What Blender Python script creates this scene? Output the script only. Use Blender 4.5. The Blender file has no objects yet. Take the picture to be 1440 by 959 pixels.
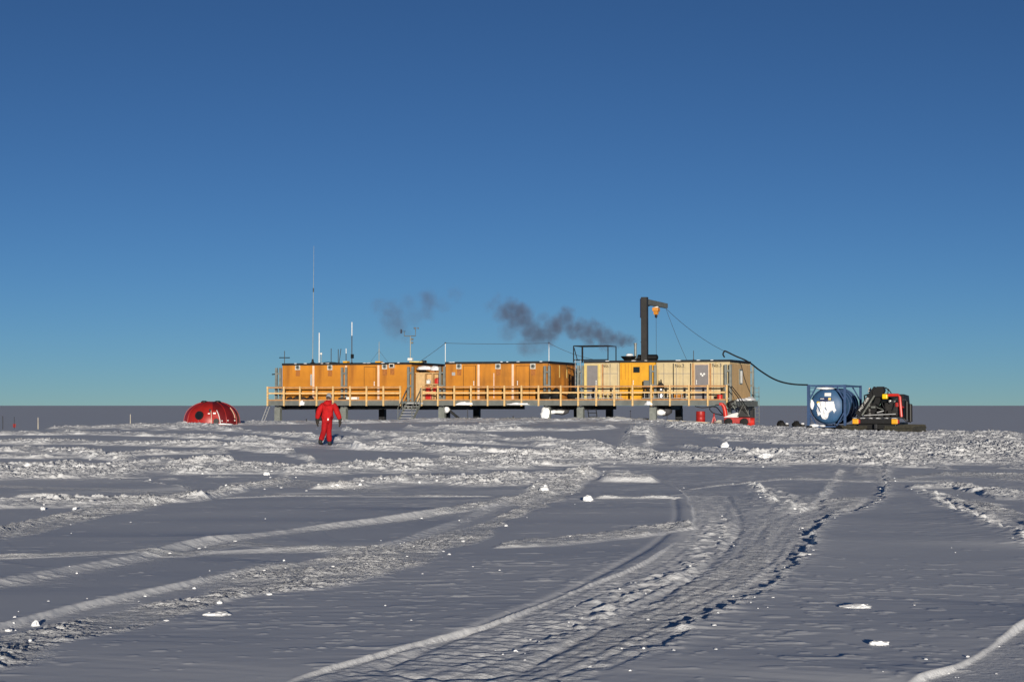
import bpy, bmesh, math, random
import numpy as np
from mathutils import Vector, Matrix, noise as mnoise

random.seed(7)
SC = bpy.context.scene
COL = SC.collection
R = math.radians

# ------------------------------------------------------------------ camera
F = 2600.0                       # focal length in photo pixels (1440 wide)
EYE = 1.7
HORIZ = 570.1
PITCH = math.atan((HORIZ - 479.5) / F)
CP, SP = math.cos(PITCH), math.sin(PITCH)
cam = bpy.data.cameras.new('camera')
cam.sensor_width = 36.0
cam.lens = F / 1440 * 36.0
cam.clip_start = 0.5
cam.clip_end = 90000
camo = bpy.data.objects.new('camera', cam)
COL.objects.link(camo)
camo.location = (0, 0, EYE)
camo.rotation_euler = (math.pi / 2 + PITCH, 0, 0)
SC.camera = camo


def at(px, py, Y):
    """world point at distance Y that a photo pixel looks at"""
    x = (px - 720) / F
    v = -(py - 479.5) / F
    d = Vector((x, CP - v * SP, SP + v * CP))
    return Vector((0, 0, EYE)) + d * (Y / d.y)


def project(X, Y, Z):
    d = Y * CP + (Z - EYE) * SP
    up = -Y * SP + (Z - EYE) * CP
    d = np.maximum(d, 0.5)
    return 720 + F * X / d, 479.5 - F * up / d


# ------------------------------------------------------------------ noise
def _hash(ix, iy, seed):
    h = (ix.astype(np.int64) * 374761393 + iy.astype(np.int64) * 668265263 + seed * 974634777) & 0xffffffff
    h = ((h ^ (h >> 13)) * 1274126177) & 0xffffffff
    h = (h ^ (h >> 16)) & 0xffffffff
    return h.astype(np.float64) / 2147483648.0 - 1.0


def vn(x, y, seed=0):
    xi = np.floor(x); yi = np.floor(y)
    fx = x - xi; fy = y - yi
    u = fx * fx * fx * (fx * (fx * 6 - 15) + 10); v = fy * fy * fy * (fy * (fy * 6 - 15) + 10)
    a = _hash(xi, yi, seed); b = _hash(xi + 1, yi, seed)
    c = _hash(xi, yi + 1, seed); d = _hash(xi + 1, yi + 1, seed)
    return (a * (1 - u) + b * u) * (1 - v) + (c * (1 - u) + d * u) * v


def cellnoise(x, y, seed=0):
    """cellular noise: edge distance (F2 - F1) and the random number of the nearest cell"""
    xi = np.floor(x); yi = np.floor(y)
    f1 = np.full(len(x), 9.); f2 = np.full(len(x), 9.); rv = np.zeros(len(x))
    for a in (-1, 0, 1):
        for b in (-1, 0, 1):
            cx = xi + a; cy = yi + b
            dx = cx + .5 + .45 * _hash(cx, cy, seed) - x; dy = cy + .5 + .45 * _hash(cx, cy, seed + 1) - y
            d = np.hypot(dx, dy)
            nearer = d < f1
            f2 = np.where(nearer, f1, np.minimum(f2, d))
            rv = np.where(nearer, _hash(cx, cy, seed + 2), rv)
            f1 = np.where(nearer, d, f1)
    return f2 - f1, rv * .5 + .5


def sst(x):
    x = np.clip(x, 0, 1)
    return x * x * (3 - 2 * x)


# ------------------------------------------------------------------ terrain
_cx = [-200, -80, -45, -33.8, -26, -21.6, -14, -5.6, 0, 8.4, 12, 16, 19, 22.5, 27, 33.8, 50, 90, 220]
_cz = [-2.4, -1.2, -.25, .11, .30, .50, .53, .72, .77, .77, .60, .32, .13, .02, -.06, -.22, -.6, -1.3, -2.4]
_ry = [-30, 0, 15, 40, 66, 90, 122]
_rz = [0, 0, .03, .22, .45, .70, 1.0]
FAR = -2.6


def base_z(X, Y):
    X = np.asarray(X, float); Y = np.asarray(Y, float)
    zc = np.interp(X, _cx, _cz)
    r = np.interp(Y, _ry, _rz)
    z = zc * r
    t = sst((Y - 122) / 75)
    z = z * (1 - t) + FAR * t
    lat = sst((np.abs(X) - 60) / 260)
    back = sst((-Y - 20) / 200)
    k = np.maximum(lat, back)
    return z * (1 - k) + FAR * k


def gpt(px, py):
    """ground point under a photo pixel"""
    x = (px - 720) / F
    v = -(py - 479.5) / F
    d = np.array((x, CP - v * SP, SP + v * CP))
    Ys = np.concatenate([np.arange(8, 60, .02), np.arange(60, 150, .05)])
    t = Ys / d[1]
    below = EYE + d[2] * t - base_z(d[0] * t, Ys)
    i = int(np.argmax(below <= 0)) if (below <= 0).any() else int(np.argmin(below))
    return d[0] * t[i], Ys[i]


def spline(pts, n=8):
    out = []
    P = [pts[0]] + list(pts) + [pts[-1]]
    for i in range(1, len(P) - 2):
        p0, p1, p2, p3 = [np.array(q, float) for q in P[i - 1:i + 3]]
        for k in range(n):
            t = k / n
            out.append(.5 * ((2 * p1) + (-p0 + p2) * t + (2 * p0 - 5 * p1 + 4 * p2 - p3) * t * t + (-p0 + 3 * p1 - 3 * p2 + p3) * t ** 3))
    out.append(np.array(pts[-1], float))
    return out


def world_line(pts, n=6):
    return np.array([gpt(a, b) for a, b in spline(pts, n)])


# edges of sunk tracks: (photo polyline, height, face width, decay, side of high ground, crumble)
STEPS = [
    ([(-60, 905), (0, 888), (100, 862), (250, 828), (350, 806), (455, 790)], 0.035, 0.1, 2.0, 1, 0.006),
    ([(-60, 843), (0, 829), (100, 808), (200, 788), (280, 769), (400, 752), (500, 740), (600, 727), (690, 714)], 0.05, 0.22, 2.0, 1, 0.014),
    ([(-60, 793), (0, 789), (120, 785), (250, 780), (400, 775), (500, 773)], 0.024, 0.2, 2.0, 1, 0.012),
    ([(500, 778), (560, 765), (640, 737), (740, 698), (790, 676)], 0.04, 0.2, 2.0, 1, 0.015),
    ([(380, 975), (425, 957), (520, 929), (620, 901), (720, 870), (820, 830), (900, 797), (955, 760)], 0.024, 0.02, 1.6, 1, 0.004),
    ([(970, 745), (976, 722), (960, 694), (935, 680)], 0.022, 0.05, 1.0, 1, 0.012),
    ([(800, 972), (835, 952), (910, 920), (990, 873), (1040, 850), (1090, 820), (1130, 785), (1145, 750), (1165, 730), (1220, 715), (1245, 690), (1247, 655)], 0.032, 0.05, 1.2, -1, 0.065),
    ([(700, 925), (730, 909), (845, 866), (930, 825), (980, 797), (1018, 762), (1026, 725)], 0.014, 0.05, 0.4, -1, 0.1),
    ([(1100, 728), (1145, 714), (1158, 700), (1170, 680), (1185, 660)], 0.035, 0.15, 1.0, 1, 0.04),
    ([(1050, 682), (1070, 694), (1095, 708), (1120, 722)], 0.05, 0.1, 0.6, -1, 0.14),
    ([(1290, 690), (1330, 708), (1365, 726), (1440, 756), (1480, 775)], 0.055, 0.1, 1.2, -1, 0.12),
    ([(1270, 975), (1300, 957), (1360, 936), (1440, 884), (1500, 850)], 0.03, 0.03, 1.2, 1, 0.006),
    ([(-30, 672), (40, 676), (150, 676), (220, 680), (270, 690)], 0.04, 0.15, 1.6, -1, 0.08),
    ([(885, 600), (884, 612), (876, 630), (858, 645)], 0.09, 0.3, 1.5, 1, 0.08),
    ([(912, 600), (915, 615), (912, 632)], 0.08, 0.2, 1.2, -1, 0.12),
]
# rubble bands: photo centre line with half height, raise (m), chunk amplitude (m), wavelength (m)
BANDS = [
    ([(-80, 668, 12), (0, 666, 12), (150, 663, 11), (300, 662, 10), (420, 663, 8), (560, 657, 10), (700, 652, 12), (800, 650, 14), (900, 648, 12), (1000, 649, 9), (1150, 648, 9), (1300, 648, 12), (1520, 645, 14)], 0.05, 0.105, 0.16),
    ([(880, 591, 2), (930, 596, 5), (1000, 606, 9), (1100, 614, 13), (1200, 621, 17), (1300, 627, 21), (1520, 632, 26)], 0.03, 0.1, 0.19),
    ([(430, 688, 2), (500, 682, 6), (560, 680, 7), (650, 676, 8), (720, 676, 10), (800, 672, 10), (850, 668, 4)], 0.05, 0.085, 0.16),
    ([(-60, 709, 5), (0, 708, 5), (100, 706, 5), (200, 705, 6), (280, 698, 7), (340, 688, 6), (420, 672, 5)], 0.05, 0.075, 0.15),
    ([(-60, 621, 2), (0, 622, 2.5), (100, 623, 2.5), (200, 625, 2), (280, 626, 3), (330, 628, 4), (400, 636, 5), (450, 650, 4)], 0.06, 0.105, 0.26),
    ([(-60, 633, 3), (0, 634, 3), (60, 635, 4), (110, 638, 5), (160, 646, 6), (215, 653, 5)], 0.06, 0.105, 0.22),
    ([(200, 648, 2), (250, 650, 5), (310, 649, 5), (340, 655, 2)], 0.06, 0.105, 0.18),
    ([(240, 595, 2), (330, 606, 2), (420, 614, 2.5), (500, 622, 3), (600, 633, 4), (720, 644, 4), (850, 645, 3)], 0.06, 0.1, 0.28),
    ([(60, 603, 2), (150, 600, 3), (200, 600, 4), (280, 602, 3), (340, 606, 2)], 0.05, 0.1, 0.3),
    ([(440, 622, 1), (500, 618, 2), (560, 612, 2), (640, 605, 2.5), (700, 598, 3), (760, 594, 2)], 0.06, 0.105, 0.3),
    ([(470, 603, 1.5), (520, 611, 2), (600, 614, 2.5), (700, 618, 3), (800, 624, 3), (870, 631, 3)], 0.06, 0.105, 0.3),
    ([(530, 617, 1), (700, 626, 1.5), (870, 634, 1.5)], 0.06, 0.105, 0.26),
    ([(835, 676, 1.5), (870, 676, 3.5), (930, 678, 3)], .10, 0.031, 0.4),
    ([(230, 598, 1.2), (330, 597, 1.5), (400, 595, 2), (520, 593, 2), (600, 591, 2.5), (720, 591, 2.5), (860, 591, 3), (900, 592, 2)], 0.06, 0.105, 0.32),
    ([(870, 620, 1), (884, 612, 8), (900, 606, 12), (913, 610, 8), (925, 616, 1)], 0.02, 0.09, 0.28),
    ([(840, 648, 2), (870, 641, 6), (900, 636, 6), (930, 640, 2)], 0.02, 0.06, 0.25),
    ([(-60, 762, 14), (0, 750, 14), (100, 728, 12), (200, 708, 9), (300, 692, 7), (400, 676, 5)], -0.02, 0.03, 0.14),
    ([(-80, 935, 30), (0, 915, 28), (100, 893, 30), (200, 868, 28), (300, 845, 27), (400, 820, 25), (500, 797, 22), (600, 770, 21), (680, 742, 20), (740, 715, 18), (800, 690, 14), (830, 676, 8)], -0.012, 0.031, 0.1),
    ([(690, 771, 2), (740, 766, 7), (845, 756, 8), (940, 745, 8), (985, 741, 3)], 0.03, 0.032, 0.12),
    ([(1146, 712, 2), (1172, 712, 12), (1195, 708, 12), (1222, 700, 3)], 0.03, 0.035, 0.15),
    ([(1325, 700, 2), (1370, 712, 9), (1440, 732, 14), (1520, 755, 16)], 0.03, 0.035, 0.18),
    ([(1270, 688, 1), (1340, 684, 4), (1400, 696, 6), (1520, 700, 6)], 0.02, 0.06, 0.25),
    ([(1190, 664, 2), (1215, 663, 7), (1240, 664, 5), (1260, 660, 2)], 0.02, 0.031, 0.22),
    ([(780, 930, 20), (900, 880, 34), (1000, 830, 34), (1080, 770, 40), (1095, 720, 34)], .0, 0.010, 0.22),
    ([(300, 700, 1), (400, 697, 1.2), (560, 699, 1), (700, 700, 1)], 0.02, 0.012, 0.25),
    ([(15, 697, .6), (40, 697, 1.6), (60, 697, .5), (80, 697, 1.8), (110, 697, .5)], .07, 0.006, 0.4),
    ([(1040, 645, 1), (1120, 634, 2), (1250, 640, 5), (1400, 636, 8), (1520, 634, 10)], 0.05, 0.09, 0.2),
    ([(-60, 690, 1), (0, 684, 2), (270, 694, 4), (330, 684, 8), (420, 680, 8), (500, 690, 5), (560, 692, 2)], -0.01, 0.028, 0.18),
    ([(600, 726, 1), (660, 718, 5), (720, 706, 9), (770, 692, 12), (815, 676, 10), (840, 668, 3)], 0.02, 0.045, 0.15),
    ([(-60, 745, 4), (0, 743, 5), (100, 722, 5), (220, 704, 4), (280, 694, 3)], 0.02, 0.035, 0.16),
    ([(-60, 790, 1.5), (0, 789, 2.5), (150, 784, 3), (260, 780, 6), (340, 766, 5), (400, 774, 2), (520, 773, 1)], .01, 0.012, 0.14),
    ([(930, 600, 1), (1000, 603, 4), (1080, 607, 5), (1180, 612, 6), (1300, 614, 6), (1440, 616, 6)], 0.05, 0.1, 0.25),
    ([(-60, 612, 1), (120, 611, 1.5), (300, 616, 1.5), (420, 624, 1.2), (520, 634, 1)], .08, .10, .3),
    ([(300, 632, 1), (420, 628, 2), (560, 634, 2), (690, 640, 1.5), (800, 641, 1)], .07, .10, .28),
    ([(-60, 643, 1), (60, 644, 1.6), (180, 640, 1.4), (330, 636, 1)], .06, .09, .25),
    ([(560, 603, 1), (680, 606, 1.3), (800, 606, 1.3), (875, 602, 1)], .08, .10, .34),
    ([(940, 628, 1), (1000, 634, 2), (1060, 640, 3), (1120, 644, 2)], .05, .10, .22),
    ([(1260, 675, 1), (1330, 668, 3), (1420, 672, 5), (1520, 676, 5)], .01, .035, .16),
    ([(830, 702, .6), (880, 702, 1.3), (965, 703, .8)], .05, 0.006, 0.4),
    ([(960, 690, .6), (1100, 674, 1.0), (1250, 678, 1.2), (1330, 677, 1.6), (1345, 677, .5)], 0.02, 0.009, 0.3),
]
# the bands run on, thinning out, beyond the picture's sides
for _b in BANDS:
    if _b[0][-1][0] >= 1500:
        _b[0].append((1640, _b[0][-1][1] + 2, _b[0][-1][2] * .6)); _b[0].append((1760, _b[0][-1][1] + 2, .1))
    if _b[0][0][0] <= -60:
        _b[0].insert(0, (-220, _b[0][0][1] + 2, _b[0][0][2] * .6)); _b[0].insert(0, (-340, _b[0][0][1] + 2, .1))
WALK = None
_STEPS = None


def _sd(poly, X, Y, rad):
    lo = poly.min(0) - rad; hi = poly.max(0) + rad
    idx = np.nonzero((X > lo[0]) & (X < hi[0]) & (Y > lo[1]) & (Y < hi[1]))[0]
    if len(idx) == 0:
        return idx, None, None, 0
    x = X[idx]; y = Y[idx]
    best = np.full(len(idx), 1e9); sgn = np.zeros(len(idx)); tt = np.zeros(len(idx))
    L = 0.0
    for a, b in zip(poly[:-1], poly[1:]):
        d = b - a; l = math.hypot(*d)
        if l < 1e-6:
            continue
        u = d / l
        q = np.clip((x - a[0]) * u[0] + (y - a[1]) * u[1], 0, l)
        ex = x - a[0] - q * u[0]; ey = y - a[1] - q * u[1]
        dd = np.hypot(ex, ey)
        m = dd < best
        best[m] = dd[m]
        cr = u[0] * (y - a[1]) - u[1] * (x - a[0])
        sgn[m] = np.where(cr[m] >= 0, 1, -1)
        tt[m] = L + q[m]
        L += l
    return idx, best * sgn, tt, L


def full_z(X, Y, churn=False):
    global _STEPS, WALK
    if WALK is None:
        WALK = gpt(458.5, 626.5)
    X = np.asarray(X, float).ravel(); Y = np.asarray(Y, float).ravel()
    z0 = base_z(X, Y)
    z = z0.copy()
    near = (Y > 2) & (Y < 160) & (np.abs(X) < .42 * Y + 9)
    ii = np.nonzero(near)[0]
    # broad swell of the plateau
    z += .03 * vn(X / 9, Y / 14, 3) * sst((400 - np.hypot(X, Y)) / 200)
    rr = np.hypot(X, Y)
    z += np.where(rr > 160, .25 * vn(X / 180, Y / 260, 4) * sst((rr - 160) / 200) * sst((6000 - rr) / 3000), 0)
    if len(ii) == 0:
        return (z, np.zeros(len(z))) if churn else z
    x = X[ii]; y = Y[ii]
    h = np.zeros(len(ii))
    ch = np.zeros(len(ii))
    fade = sst((158 - y) / 20) * sst((y - 3) / 3)
    vx, vy = project(x, y, z0[ii])
    # wind crust of the undisturbed snow
    wx = x + .8 * vn(x / 3, y / 3, 11)
    rough = np.clip(.5 + vn(x / 6, y / 8, 14), 0, 1)
    h += .005 * vn(wx / 1.9, y / 1.9, 12) + .0012 * vn(wx / .5, y / .5, 13) * rough
    h += rough * .0014 * vn(wx / .23, y / .14, 15)
    # little crust edges that catch the light
    sp = vn(wx / .33, y / .24, 16) * .6 + .4 * vn(x / .12, y / .11, 17)
    h += .035 * np.clip(sp - .54 + .14 * (rough - .5), 0, .10)
    sp2 = vn(x / .14, y / .12, 22) * .7 + .3 * vn(x / .05, y / .05, 23)
    h += .03 * np.clip(sp2 - .64 + .35 * (rough - .5), 0, .14) * (y < 45)
    dash = vn(wx / .45, y / .26, 19) * .7 + .3 * vn(x / .15, y / .1, 20)
    h += .05 * np.clip(dash - .62 + .30 * (rough - .5), 0, .10)
    ds = np.clip(vn(x / 1.3, y / .9, 18) - .70, 0, 1)
    h += .09 * ds * np.clip(vn(x / 12, y / 12, 21) + .3, 0, 1)
    # sunk track edges
    if _STEPS is None:
        _STEPS = [(world_line(s[0]),) + tuple(s[1:]) for s in STEPS]
    for k, (poly, H, w, Ld, side, cr) in enumerate(_STEPS):
        idx, s, t, L = _sd(poly, x, y, Ld * 2.5)
        if len(idx) == 0:
            continue
        xx = x[idx]; yy = y[idx]
        j = vn(xx / .23, yy / .23, 40 + k) * .5 + vn(xx / .10, yy / .10, 60 + k) * .5
        s = s * side + cr * j + (cr * .6 + .02) * vn(xx / 1.3, yy / 1.3, 80 + k)
        endf = sst(t / (.06 * L + .3)) * sst((L - t) / (.06 * L + .3))
        var = .8 + .5 * vn(t / 1.9, t * 0, 100 + k)
        face = np.clip(s / w + .5, 0, 1) ** 1.5
        prof = face * np.exp(-np.maximum(s - w * .5, 0) / Ld)
        prof = prof - .3 * (1 - face) * np.exp(np.minimum(s, 0) / (Ld * .8))
        lip = np.exp(-((s - w * .6) / (w * .7)) ** 2) * .06
        fz = np.exp(-(s / (w * .8 + .05)) ** 2) * endf
        h[idx] += min(.006, H * .09) * fz * (vn(xx / .12, yy / .10, 400 + k) + .6 * vn(xx / .06, yy / .05, 420 + k))
        ch[idx] = np.maximum(ch[idx], min(1, cr * 18) * .8 * fz)
        ch[idx] = np.maximum(ch[idx], .45 * endf * np.exp(-np.maximum(-s, 0) / .5) * (s < 0))
        chunk = np.exp(-(s / (cr * 2 + .05)) ** 2) * cr * .45 * np.clip(j + .1, 0, 1)
        h[idx] += H * var * endf * (prof + lip) + chunk * endf
    # the wide bed between the two tracks: fine cross ribs left by the grousers
    bed = world_line([(640, 940), (760, 885), (850, 845), (920, 806), (965, 775), (995, 735), (985, 700)])
    idx, s, t, L = _sd(bed, x, y, 1.0)
    if len(idx):
        m = np.exp(-(s / .33) ** 4) * (.5 + .5 * np.clip(vn(x[idx] / .8, y[idx] / 2, 31) + .3, 0, 1))
        h[idx] += .006 * m * np.sin(t * 2 * math.pi / .16)
        m2 = np.exp(-((s - .45) / .05) ** 2) + np.exp(-((s + .45) / .05) ** 2)
        h[idx] -= .016 * m2
    # rubble
    warp = 1 + .45 * vn(x / 2.3, y / 2.3, 150) + .4 * vn(x / .8, y / 1.0, 151)
    for k, (pts, raise_, amp, wl) in enumerate(BANDS):
        xs = [p[0] for p in pts]
        sel = np.nonzero((vx > xs[0]) & (vx < xs[-1]))[0]
        c = np.interp(vx[sel], xs, [p[1] for p in pts])
        hw = np.interp(vx[sel], xs, [p[2] for p in pts])
        e = 1 - np.abs(vy[sel] - c) / np.maximum(hw * warp[sel], .05)
        keep = e > 0
        sel = sel[keep]; e = e[keep]
        if len(sel) == 0:
            continue
        m = sst(e * 2.2)
        ex = sst((vx[sel] - xs[0]) / 18) * sst((xs[-1] - vx[sel]) / 18)
        m = m * ex
        xx = x[sel]; yy = y[sel]
        a = vn(xx / wl, yy / wl, 200 + k)
        b = vn(xx / (wl * .47), yy / (wl * .47), 230 + k)
        d = vn(xx / (wl * .21), yy / (wl * .21), 260 + k)
        patch = np.clip(.65 + .9 * vn(xx / (wl * 5), yy / (wl * 6), 290 + k), .15, 1.4)
        # long low wind-broken ridges, small angular blocks, fine grain
        e1, r1 = cellnoise(xx / (wl * .8) + .3 * b, yy / (wl * .55) + .3 * d, 320 + k)
        e2, r2 = cellnoise(xx / (wl * .36) + .25 * d, yy / (wl * .33), 350 + k)
        rg = 1 - np.abs(vn(xx / (wl * 4.5) + .5 * b, yy / (wl * 1.15) + .35 * a, 380 + k))
        rg2 = 1 - np.abs(vn(xx / (wl * 1.6) + .5 * d, yy / (wl * .6) + .3 * b, 470 + k))
        big = np.clip(vn(xx / (wl * 2.2), yy / (wl * 2.6), 440 + k) - .35, 0, 1)
        chunk = .62 * rg ** 3 + .42 * rg2 ** 2 + .26 * r1 ** 2 * sst(e1 / .3) + .22 * r2 * sst(e2 / .35) + .45 * big * r1 + .10 * d
        ch[sel] = np.maximum(ch[sel], (.45 if amp > .05 else 1.) * m)
        h[sel] += m * (raise_ * (.7 + .3 * a) + amp * patch * chunk)
    # packed bed of the wide track: faint streaks along its run and a fine broken grain
    lx = np.interp(vy, [690, 720, 740, 760, 797, 830, 870, 901, 929, 957, 990], [965, 976, 972, 955, 900, 820, 720, 620, 520, 425, 310])
    rx = np.interp(vy, [690, 715, 730, 750, 785, 820, 850, 873, 920, 952, 990], [1245, 1220, 1165, 1145, 1130, 1090, 1040, 990, 910, 835, 740])
    bm_ = sst((vx - lx) / 14) * sst((rx - vx) / 14) * sst((vy - 692) / 14)
    q = (vx - lx) / np.maximum(rx - lx, 1)
    h += bm_ * (.006 * vn(q * 26, y / 4, 500) + .005 * vn(x / .16, y / .12, 501) + .0035 * np.clip(vn(x / .45, y / .3, 502) - .2, 0, 1) * sst((q - .35) / .2) + .0045 * vn(x / .10, y / .08, 503))
    ch = np.maximum(ch, bm_ * (.35 + .35 * sst((q - .4) / .2)))
    # trodden flat where the person walks
    h *= 1 - .85 * np.exp(-((x - WALK[0]) / .9) ** 2 - ((y - WALK[1] + 2.5) / 4.) ** 2)
    z[ii] += h * fade
    if churn:
        c = np.zeros(len(z)); c[ii] = ch * fade
        return z, c
    return z


def gz(x, y):
    return float(full_z([x], [y])[0])


# ------------------------------------------------------------------ materials
def nt(m):
    m.use_nodes = True
    t = m.node_tree
    return t, t.nodes, t.links


def mat(name, col, rough=.6, metal=0., var=.18, scale=3.0, stretch=(1, 1, 1), dirt=None, dirt_amt=.5, bump=0., bump_scale=30, spec=.4):
    m = bpy.data.materials.new(name)
    t, N, L = nt(m)
    b = N['Principled BSDF']
    sooty = 'soot' in name
    b.inputs['Roughness'].default_value = rough
    b.inputs['Metallic'].default_value = metal
    b.inputs['Specular IOR Level'].default_value = spec
    tc = N.new('ShaderNodeTexCoord')
    mp = N.new('ShaderNodeMapping'); mp.inputs['Scale'].default_value = stretch
    L.new(tc.outputs['Object'], mp.inputs['Vector'])
    n = N.new('ShaderNodeTexNoise'); n.inputs['Scale'].default_value = scale; n.inputs['Detail'].default_value = 5
    L.new(mp.outputs[0], n.inputs['Vector'])
    r = N.new('ShaderNodeValToRGB')
    r.color_ramp.elements[0].position = .3; r.color_ramp.elements[1].position = .7
    lo = [c * (1 - var) for c in col]; hi = [min(1, c * (1 + var)) for c in col]
    r.color_ramp.elements[0].color = (*lo, 1); r.color_ramp.elements[1].color = (*hi, 1)
    L.new(n.outputs['Fac'], r.inputs['Fac'])
    out = r.outputs['Color']
    if dirt:
        n2 = N.new('ShaderNodeTexNoise'); n2.inputs['Scale'].default_value = scale * .8; n2.inputs['Detail'].default_value = 6
        mp2 = N.new('ShaderNodeMapping'); mp2.inputs['Scale'].default_value = (1.6, 1.6, .25); mp2.inputs['Location'].default_value = (3, 1, 7)
        L.new(tc.outputs['Object'], mp2.inputs['Vector']); L.new(mp2.outputs[0], n2.inputs['Vector'])
        r2 = N.new('ShaderNodeValToRGB'); r2.color_ramp.elements[0].position = .42 if sooty else .50; r2.color_ramp.elements[1].position = .66 if sooty else .72
        r2.color_ramp.elements[1].color = (dirt_amt,) * 3 + (1,)
        L.new(n2.outputs['Fac'], r2.inputs['Fac'])
        mx = N.new('ShaderNodeMixRGB'); mx.inputs['Color2'].default_value = (*dirt, 1)
        L.new(r2.outputs['Color'], mx.inputs['Fac']); L.new(out, mx.inputs['Color1'])
        out = mx.outputs['Color']
    L.new(out, b.inputs['Base Color'])
    if bump:
        n3 = N.new('ShaderNodeTexNoise'); n3.inputs['Scale'].default_value = bump_scale; n3.inputs['Detail'].default_value = 3
        L.new(tc.outputs['Object'], n3.inputs['Vector'])
        bp = N.new('ShaderNodeBump'); bp.inputs['Strength'].default_value = bump; bp.inputs['Distance'].default_value = .03
        L.new(n3.outputs['Fac'], bp.inputs['Height']); L.new(bp.outputs[0], b.inputs['Normal'])
    return m


M = {}
M['orange'] = mat('orange_paint', (.50, .195, .016), .55, var=.12, scale=1.1, dirt=(.25, .085, .012), dirt_amt=.7)
M['orange_soot'] = mat('sooty_orange_paint', (.48, .185, .016), .55, var=.18, scale=1.2, dirt=(.12, .052, .015), dirt_amt=.6)
M['yellow'] = mat('yellow_paint', (.66, .33, .018), .5, var=.10, scale=1.6, dirt=(.35, .17, .02), dirt_amt=.4)
M['beige'] = mat('beige_panel', (.53, .43, .25), .6, var=.12, scale=2.0, dirt=(.40, .27, .10), dirt_amt=.7)
M['tan'] = mat('tan_corrugated', (.52, .35, .17), .65, var=.14, scale=2, stretch=(4, 4, .3))
M['cream'] = mat('cream_trim', (.72, .50, .36), .6, var=.12)
M['creamline'] = mat('pale_yellow_trim', (.66, .52, .18), .6, var=.12)
M['doorgrey'] = mat('grey_door', (.19, .18, .185), .55, var=.10)
M['white'] = mat('white_paint', (.74, .74, .72), .5, var=.08)
M['roof'] = mat('black_roof_edge', (.010, .010, .011), .6, var=.4, scale=5)
M['black'] = mat('black_metal', (.006, .006, .0065), .5, var=.3)
M['dark'] = mat('dark_gear', (.014, .013, .013), .7, var=.5, scale=6)
M['rubber'] = mat('rubber', (.007, .007, .0075), .8, var=.3)
M['steel'] = mat('galvanised_steel', (.20, .215, .20), .5, metal=.25, var=.2, scale=4)
M['steeldark'] = mat('grey_fascia', (.135, .145, .135), .6, metal=.1, var=.2, scale=2)
M['alu'] = mat('aluminium', (.55, .55, .54), .4, metal=.5, var=.12)
M['wood'] = mat('pale_timber', (.62, .42, .19), .7, var=.2, scale=5, stretch=(1, 1, 3))
M['woodold'] = mat('weathered_timber', (.40, .21, .085), .75, var=.25, scale=4)
M['ply'] = mat('plywood', (.55, .36, .17), .7, var=.15, scale=4)
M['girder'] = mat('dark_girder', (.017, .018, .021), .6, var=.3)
M['crane'] = mat('dark_crane_paint', (.022, .021, .020), .55, var=.25)
M['red'] = mat('red_paint', (.34, .018, .016), .45, var=.2, scale=5)
M['redbright'] = mat('bright_red_paint', (.50, .026, .016), .4, var=.15)
M['dome'] = mat('red_fibreglass', (.33, .017, .014), .40, var=.14, scale=2.5)
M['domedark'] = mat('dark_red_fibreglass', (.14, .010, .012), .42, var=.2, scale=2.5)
M['blue'] = mat('blue_frame_paint', (.024, .06, .15), .45, var=.18)
M['bluetank'] = mat('blue_tank_paint', (.035, .095, .20), .5, var=.15, scale=2)
M['navy'] = mat('navy_panel', (.012, .022, .07), .5, var=.2)
M['yellowlamp'] = mat('amber_lens', (.75, .36, .02), .35, var=.1)
M['beacon'] = mat('yellow_beacon', (.78, .52, .01), .35, var=.1)
M['glass'] = mat('dark_glass', (.01, .012, .014), .08, var=.2, spec=.6)
M['greenglass'] = mat('greenish_glass', (.16, .30, .24), .15, var=.1, spec=.6)
M['suit'] = mat('red_suit_fabric', (.42, .012, .014), .8, var=.2, scale=9, bump=.5, bump_scale=14, spec=.15)
M['suitdark'] = mat('red_trouser_fabric', (.33, .010, .014), .8, var=.2, scale=9, bump=.5, bump_scale=14, spec=.15)
M['glove'] = mat('dark_glove', (.028, .022, .018), .8, var=.3)
M['boot'] = mat('black_boot', (.018, .020, .020), .7, var=.3)
M['knit'] = mat('grey_knit', (.26, .27, .29), .9, var=.2, scale=30)
M['skin'] = mat('skin', (.45, .26, .18), .55, var=.08)
M['hair'] = mat('brown_hair', (.05, .03, .02), .7, var=.2)
M['wire'] = mat('dark_cable', (.045, .045, .05), .6, var=.2)
M['hoist'] = mat('orange_hoist_paint', (.60, .24, .03), .5, var=.15)
M['bamboo'] = mat('bamboo', (.55, .50, .40), .7, var=.2)
M['tracks'] = mat('olive_track', (.045, .043, .032), .8, var=.35, scale=7)
M['plasticwhite'] = mat('white_plastic_sheet', (.78, .79, .80), .45, var=.08)
M['ventframe'] = mat('weathered_vent_frame', (.52, .50, .45), .6, var=.2, scale=8)
M['rust'] = mat('rust_stain_panel', (.33, .12, .025), .7, var=.25, scale=8)
M['silver'] = mat('silver_vessel', (.62, .62, .64), .22, metal=.85, var=.1)
M['insul'] = mat('dark_insulation', (.05, .05, .056), .75, var=.4, scale=5)


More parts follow.
